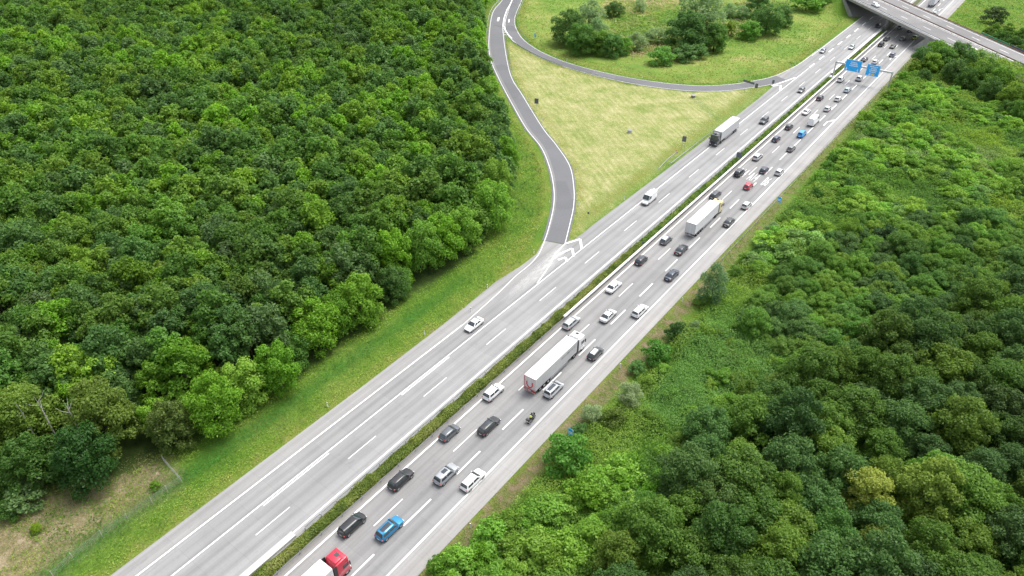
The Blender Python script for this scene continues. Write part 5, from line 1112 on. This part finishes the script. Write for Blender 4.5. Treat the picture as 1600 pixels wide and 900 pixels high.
def lorry(x, y, label, cabcol, boxcol, flip=False, L=13.6, back='doors', cabz=3.55, side=None, roof_dark=False, hatch=TRIM, rigid=False, gapcol=TRIM):
    """Articulated lorry; origin on the road under the trailer's tail."""
    t = thing('lorry', label, 'lorry', (x, y, .006), math.pi if flip else 0, 'lorries in the traffic'); W = 2.5
    boxm = plain('trailer_skin', boxcol, .5, var=.05, scale=.8); cabm = car_paint(cabcol, .05)
    body = MB().rbox((0, L/2, 2.52), (W, L, 2.86), .05).build('trailer', boxm, t)
    for sd in (1, -1): MB().rbox((sd*(W/2+.002), L/2, 2.52), (.012, L-.16, 2.62), .004).build('side_panel', plain('panelling', tuple(c*(.62 if back == 'red' else .78) for c in boxcol), .6, var=.1, scale=1.5), t)  # thin panels along both sides, toned darker than the trailer skin
    m_ = MB(); m_.rbox((0, L/2, 1.02), (W-.5, L-.3, .22), .03); m_.box((0, L/2-.3, .75), (.9, L-2.5, .35)); m_.build('chassis', TRIM, t)
    m_ = MB()
    for sd in (1, -1): m_.box((sd*(W/2-.03), L*.56, .78), (.05, L*.42, .5))
    m_.build('side_skirt', plain('skirt_grey', (.30, .31, .32), .6), t)
    for sd in (-1, 1):
        d = MB().rbox((sd*.615, -.025, 2.52), (1.16, .05, 2.66), .02).build('rear_door', plain('door_skin', tuple(c*.80 for c in boxcol), .55, var=.08), t)
        m_ = MB(); [m_.tube([(sd*(.615+o_), -.07, 1.25), (sd*(.615+o_), -.07, 3.8)], .022, 6) for o_ in (-.2, .25)]; m_.build('lock_bar', STEEL, d)
        MB().rbox((sd*1.0, -.06, .86), (.42, .08, .2), .02).build('tail_light', REDP, t)
        MB().rbox((sd*1.18, -.055, 1.35), (.06, .03, .35), .01).build('marker_light', REDP, t)
    m_ = MB(); m_.box((0, -.06, 3.9), (W, .1, .12)); m_.box((0, -.10, .62), (W-.1, .10, .16)); m_.box((W/2-.05, -.05, 2.5), (.1, .06, 2.9)); m_.box((-W/2+.05, -.05, 2.5), (.1, .06, 2.9)); m_.box((0, -.05, 1.12), (W, .08, .1)); m_.build('rear_frame', plain('frame_grey', (.42, .42, .43), .5) if back != 'red' else plain('frame_red_grey', (.52, .25, .24), .5), t)
    MB().box((0, -.09, .88), (.52, .02, .12)).build('number_plate', PLATE, t)
    if back == 'red':                                            # curved red stroke printed over the doors
        m_ = MB(); P_ = [(-.62+1.24*i/16, -.085, 2.15-.62*math.sin(math.pi*i/16)**.8+ (.75 if i in (0, 16) else 0)*0) for i in range(17)]; m_.tube([(-.62, -.085, 2.75)]+P_+[(.62, -.085, 2.9)], .10, 6); m_.build('printed_stroke', REDPAINT, t)
        m_ = MB(); m_.box((-1.17, -.085, 2.5), (.10, .02, 2.7)); m_.box((0, -.085, 1.25), (2.2, .02, .10)); m_.build('red_edge_stripe', REDPAINT, t)
    if side:
        m_ = MB()
        for sd in (1,):
            for yy in side:
                k = 0.0
                while k < 2.6: l = random.uniform(.12, .3); m_.box((sd*(W/2+.010), yy+k, 3.05-.12*(k % .4)), (.012, l, random.uniform(.25, .5))); k += l+.1
        m_.build('side_lettering', plain('faded_print', (.30, .31, .34), .6), t)
    yc = L+1.75                                                   # cab centre
    def tp(v): return (v.x*(1-.05*(v.z > 0)), v.y-(.16 if v.z > 0 and v.y > 0 else 0), v.z)
    cab = MB().rbox((0, yc, .55+(cabz-.55)/2), (2.46, 2.2, cabz-.55), .14, 3, tp).build('cab', cabm, t, smooth=True); cab.data.set_sharp_from_angle(angle=R(40))
    MB().rbox((0, yc-.25, cabz+.10), (2.0, 1.5, .34), .12, 3, lambda v: (v.x*(1-.12*(v.z > 0)), v.y-(.45 if v.z > 0 and v.y > 0 else 0), v.z)).build('wind_deflector', cabm, t, smooth=True)
    for sd in (1, -1): MB().rbox((sd*1.19, yc-1.32, 2.2), (.05, .55, 2.9), .02).build('side_fairing', gapcol, t)
    MB().rbox((0, yc+.1, cabz+.30), (.62, .55, .03), .01).build('roof_hatch', hatch, t)
    f = lambda z: yc+1.1-.16*(z-.55)/(cabz-.55)*1.0
    MB().add([(-1.08, f(1.75)+.035, 1.75), (1.08, f(1.75)+.035, 1.75), (1.02, f(2.75)-.02, 2.75), (-1.02, f(2.75)-.02, 2.75), (-1.08, f(1.75)-.1, 1.75), (1.08, f(1.75)-.1, 1.75), (1.02, f(2.75)-.15, 2.75), (-1.02, f(2.75)-.15, 2.75)], [(0, 1, 2, 3), (4, 7, 6, 5), (0, 4, 5, 1), (3, 2, 6, 7), (0, 3, 7, 4), (1, 5, 6, 2)]).build('windscreen', GLASS, t)
    for sd in (1, -1):
        MB().box((sd*1.222, yc+.35, 2.15), (.03, .95, .72)).build('side_window', GLASS, t)
        MB().rbox((sd*1.42, yc+.95, 2.3), (.22, .12, .75), .04).build('mirror', TRIM, t)
        MB().rbox((sd*.85, f(.9)+.06, .85), (.45, .12, .22), .03).build('headlight', CLEAR, t)
    MB().rbox((0, f(1.25)+.05, 1.25), (1.5, .1, .6), .03).build('grille', TRIM, t); MB().rbox((0, f(.55)+.02, .52), (2.4, .22, .4), .05).build('bumper', plain('bumper_dark', tuple(c*.5+.03 for c in cabcol), .5), t)
    MB().box((0, L+.2, .72), (.85, 3.6, .25)).build('tractor_frame', TRIM, t)
    for yw, dual in ((1.6, 1), (2.9, 1), (4.2, 1), (L-.75, 1), (yc+.35, 0)):
        for sd in (1, -1):
            wh = MB().wheel((0, 0, 0), .5, .34 if not dual else .42).build('wheel', RUBBER, t, (sd*(1.25-.22), yw, .5), True); MB().wheel((0, 0, 0), .30, .30, 14, 1).build('rim', RIM, wh)
    return t
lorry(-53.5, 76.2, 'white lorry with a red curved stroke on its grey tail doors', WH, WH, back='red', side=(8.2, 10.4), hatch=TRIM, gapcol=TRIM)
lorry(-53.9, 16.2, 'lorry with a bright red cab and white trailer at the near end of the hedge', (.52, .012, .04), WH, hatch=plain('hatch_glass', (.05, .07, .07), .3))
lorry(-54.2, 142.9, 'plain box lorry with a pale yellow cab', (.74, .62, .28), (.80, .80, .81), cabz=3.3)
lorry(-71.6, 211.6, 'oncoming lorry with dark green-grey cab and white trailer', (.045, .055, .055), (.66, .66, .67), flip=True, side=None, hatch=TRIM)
lorry(-54.6, 409, 'white lorry beyond the overpass', WH, (.82, .82, .84))

# ------------------------------------------------------------------ motorcycle and rider
mx, my = at(831, 655, .5); mx = -49.3
mc = thing('motorcycle', 'black touring motorcycle with two side cases near the shoulder line', 'motorcycle', (mx, my, .006), -.05)
for y in (.78, -.75):
    wh = MB().wheel((0, 0, 0), .33, .15 if y > 0 else .19).build('wheel', RUBBER, mc, (0, y, .33), True); MB().wheel((0, 0, 0), .25, .08, 14, 1).build('rim', RIM, wh)
DARKP = car_paint((.02, .02, .023))
MB().rbox((0, .22, .86), (.34, .62, .30), .1, 3).build('fuel_tank', DARKP, mc, smooth=True); MB().rbox((0, -.38, .82), (.32, .75, .14), .05, 2).build('saddle', TRIM, mc, smooth=True)
MB().rbox((0, .05, .5), (.42, .6, .42), .08, 2).build('engine', plain('engine_metal', (.12, .12, .125), .4, .6), mc); MB().rbox((0, .72, .95), (.56, .42, .5), .15, 3, lambda v: (v.x*(1-.35*(v.z > 0)), v.y-.12*(v.z > 0), v.z)).build('fairing', DARKP, mc, smooth=True)
MB().rbox((0, .78, 1.30), (.40, .05, .34), .02).build('windshield', GLASS, mc); MB().rbox((0, .95, .92), (.24, .06, .15), .03).build('headlight', CLEAR, mc)
MB().tube([(-.42, .38, 1.06), (-.2, .52, 1.08), (.2, .52, 1.08), (.42, .38, 1.06)], .018, 8).build('handlebar', STEEL, mc)
for sd in (1, -1):
    cse = MB().rbox((sd*.40, -.72, .68), (.26, .55, .42), .07, 2).build('side_case', plain('case_black', (.03, .03, .033), .45), mc); MB().rbox((sd*.40, -1.005, .70), (.16, .02, .14), .01).build('reflector', SIGNWHITE, cse)
    MB().tube([(sd*.05, .62, .95), (sd*.09, .78, .33)], .03, 8).build('fork_leg', STEEL, mc); MB().tube([(sd*.2, -.1, .35), (sd*.22, -.9, .45)], [.04, .06], 8).build('exhaust', STEEL, mc)
    MB().tube([(sd*.38, .45, 1.06), (sd*.46, .50, 1.24)], .012, 5).build('mirror_stem', TRIM, mc); MB().rbox((sd*.47, .50, 1.28), (.15, .03, .10), .01).build('mirror', TRIM, mc)
MB().rbox((0, -.98, .80), (.22, .06, .08), .02).build('tail_light', REDP, mc); MB().rbox((0, -.95, 1.02), (.38, .34, .28), .07, 2).build('top_case', plain('case_dark', (.03, .03, .035), .4), mc, smooth=True)
MB().box((0, -1.05, .62), (.20, .02, .16)).build('number_plate', PLATE, mc)
pe = thing('person', 'motorcycle rider in black with a yellow safety vest and dark helmet', 'person', (mx, my, .006), -.05)
J = [(0, -.28, .93), (0, -.22, 1.12), (0, -.10, 1.36), (0, -.02, 1.50), (0, .06, 1.62), (0, .09, 1.74)]      # pelvis .. head
RAD = [.155, .145, .165, .075, .095, .085]; Eg = [(0, 1), (1, 2), (2, 3), (3, 4), (4, 5)]
for sd in (1, -1):
    k = len(J); J += [(sd*.19, -.05, 1.44), (sd*.32, .12, 1.24), (sd*.38, .34, 1.09), (sd*.13, -.20, .90), (sd*.26, .20, .80), (sd*.24, .02, .40), (sd*.25, .16, .36)]
    RAD += [.085, .058, .045, .115, .075, .055, .05]; Eg += [(2, k), (k, k+1), (k+1, k+2), (0, k+3), (k+3, k+4), (k+4, k+5), (k+5, k+6)]
me = bpy.data.meshes.new('body'); me.from_pydata(J, Eg, []); bo = obj('body', me, pe); me.materials.append(plain('rider_suit', (.02, .02, .022), .7))
sk = bo.modifiers.new('skin', 'SKIN'); sk.use_smooth_shade = True; bo.modifiers.new('sub', 'SUBSURF').levels = 1; bo.modifiers['sub'].render_levels = 2
for i, v in enumerate(me.skin_vertices[0].data): v.radius = (RAD[i], RAD[i]); v.use_root = (i == 0)
VEST = plain('vest_yellow', (.70, .80, .12), .7)
MB().tube([(0, -.24, 1.02), (0, -.18, 1.18), (0, -.09, 1.36), (0, -.05, 1.46)], [.185, .19, .205, .13], 14).build('safety_vest', VEST, pe, smooth=True)
bm_ = bmesh.new(); bmesh.ops.create_uvsphere(bm_, u_segments=18, v_segments=12, radius=.15); m2 = bpy.data.meshes.new('helmet'); bm_.to_mesh(m2); bm_.free(); m2.polygons.foreach_set('use_smooth', [True]*len(m2.polygons)); m2.materials.append(DARKP)
he = obj('helmet', m2, pe, (0, .09, 1.74)); he.scale = (.92, 1.12, 1.05); MB().rbox((0, .14, 0), (.22, .06, .10), .03, 2).build('visor', GLASS, he, smooth=True)
for sd in (1, -1):                                                 # gloved hands: palm, four curled fingers round the grip, thumb
    gl = MB(); gl.rbox((sd*.385, .36, 1.085), (.09, .09, .045), .018, 2)
    for i, ln in enumerate((.072, .080, .076, .060)):
        xx = sd*(.352+i*.022); gl.tube([(xx, .395, 1.092), (xx, .395+ln*.45, 1.082), (xx, .40+ln*.45, 1.05), (xx, .39, 1.036)], [.010, .0095, .009, .008], 6)
    gl.tube([(sd*.345, .345, 1.08), (sd*.322, .375, 1.062), (sd*.325, .40, 1.045)], [.012, .011, .009], 6); gl.build('glove', TRIM, pe, smooth=True)
    MB().rbox((sd*.25, .20, .325), (.10, .27, .10), .03, 2).build('boot', TRIM, pe, smooth=True)
print('objects', len(bpy.data.objects))
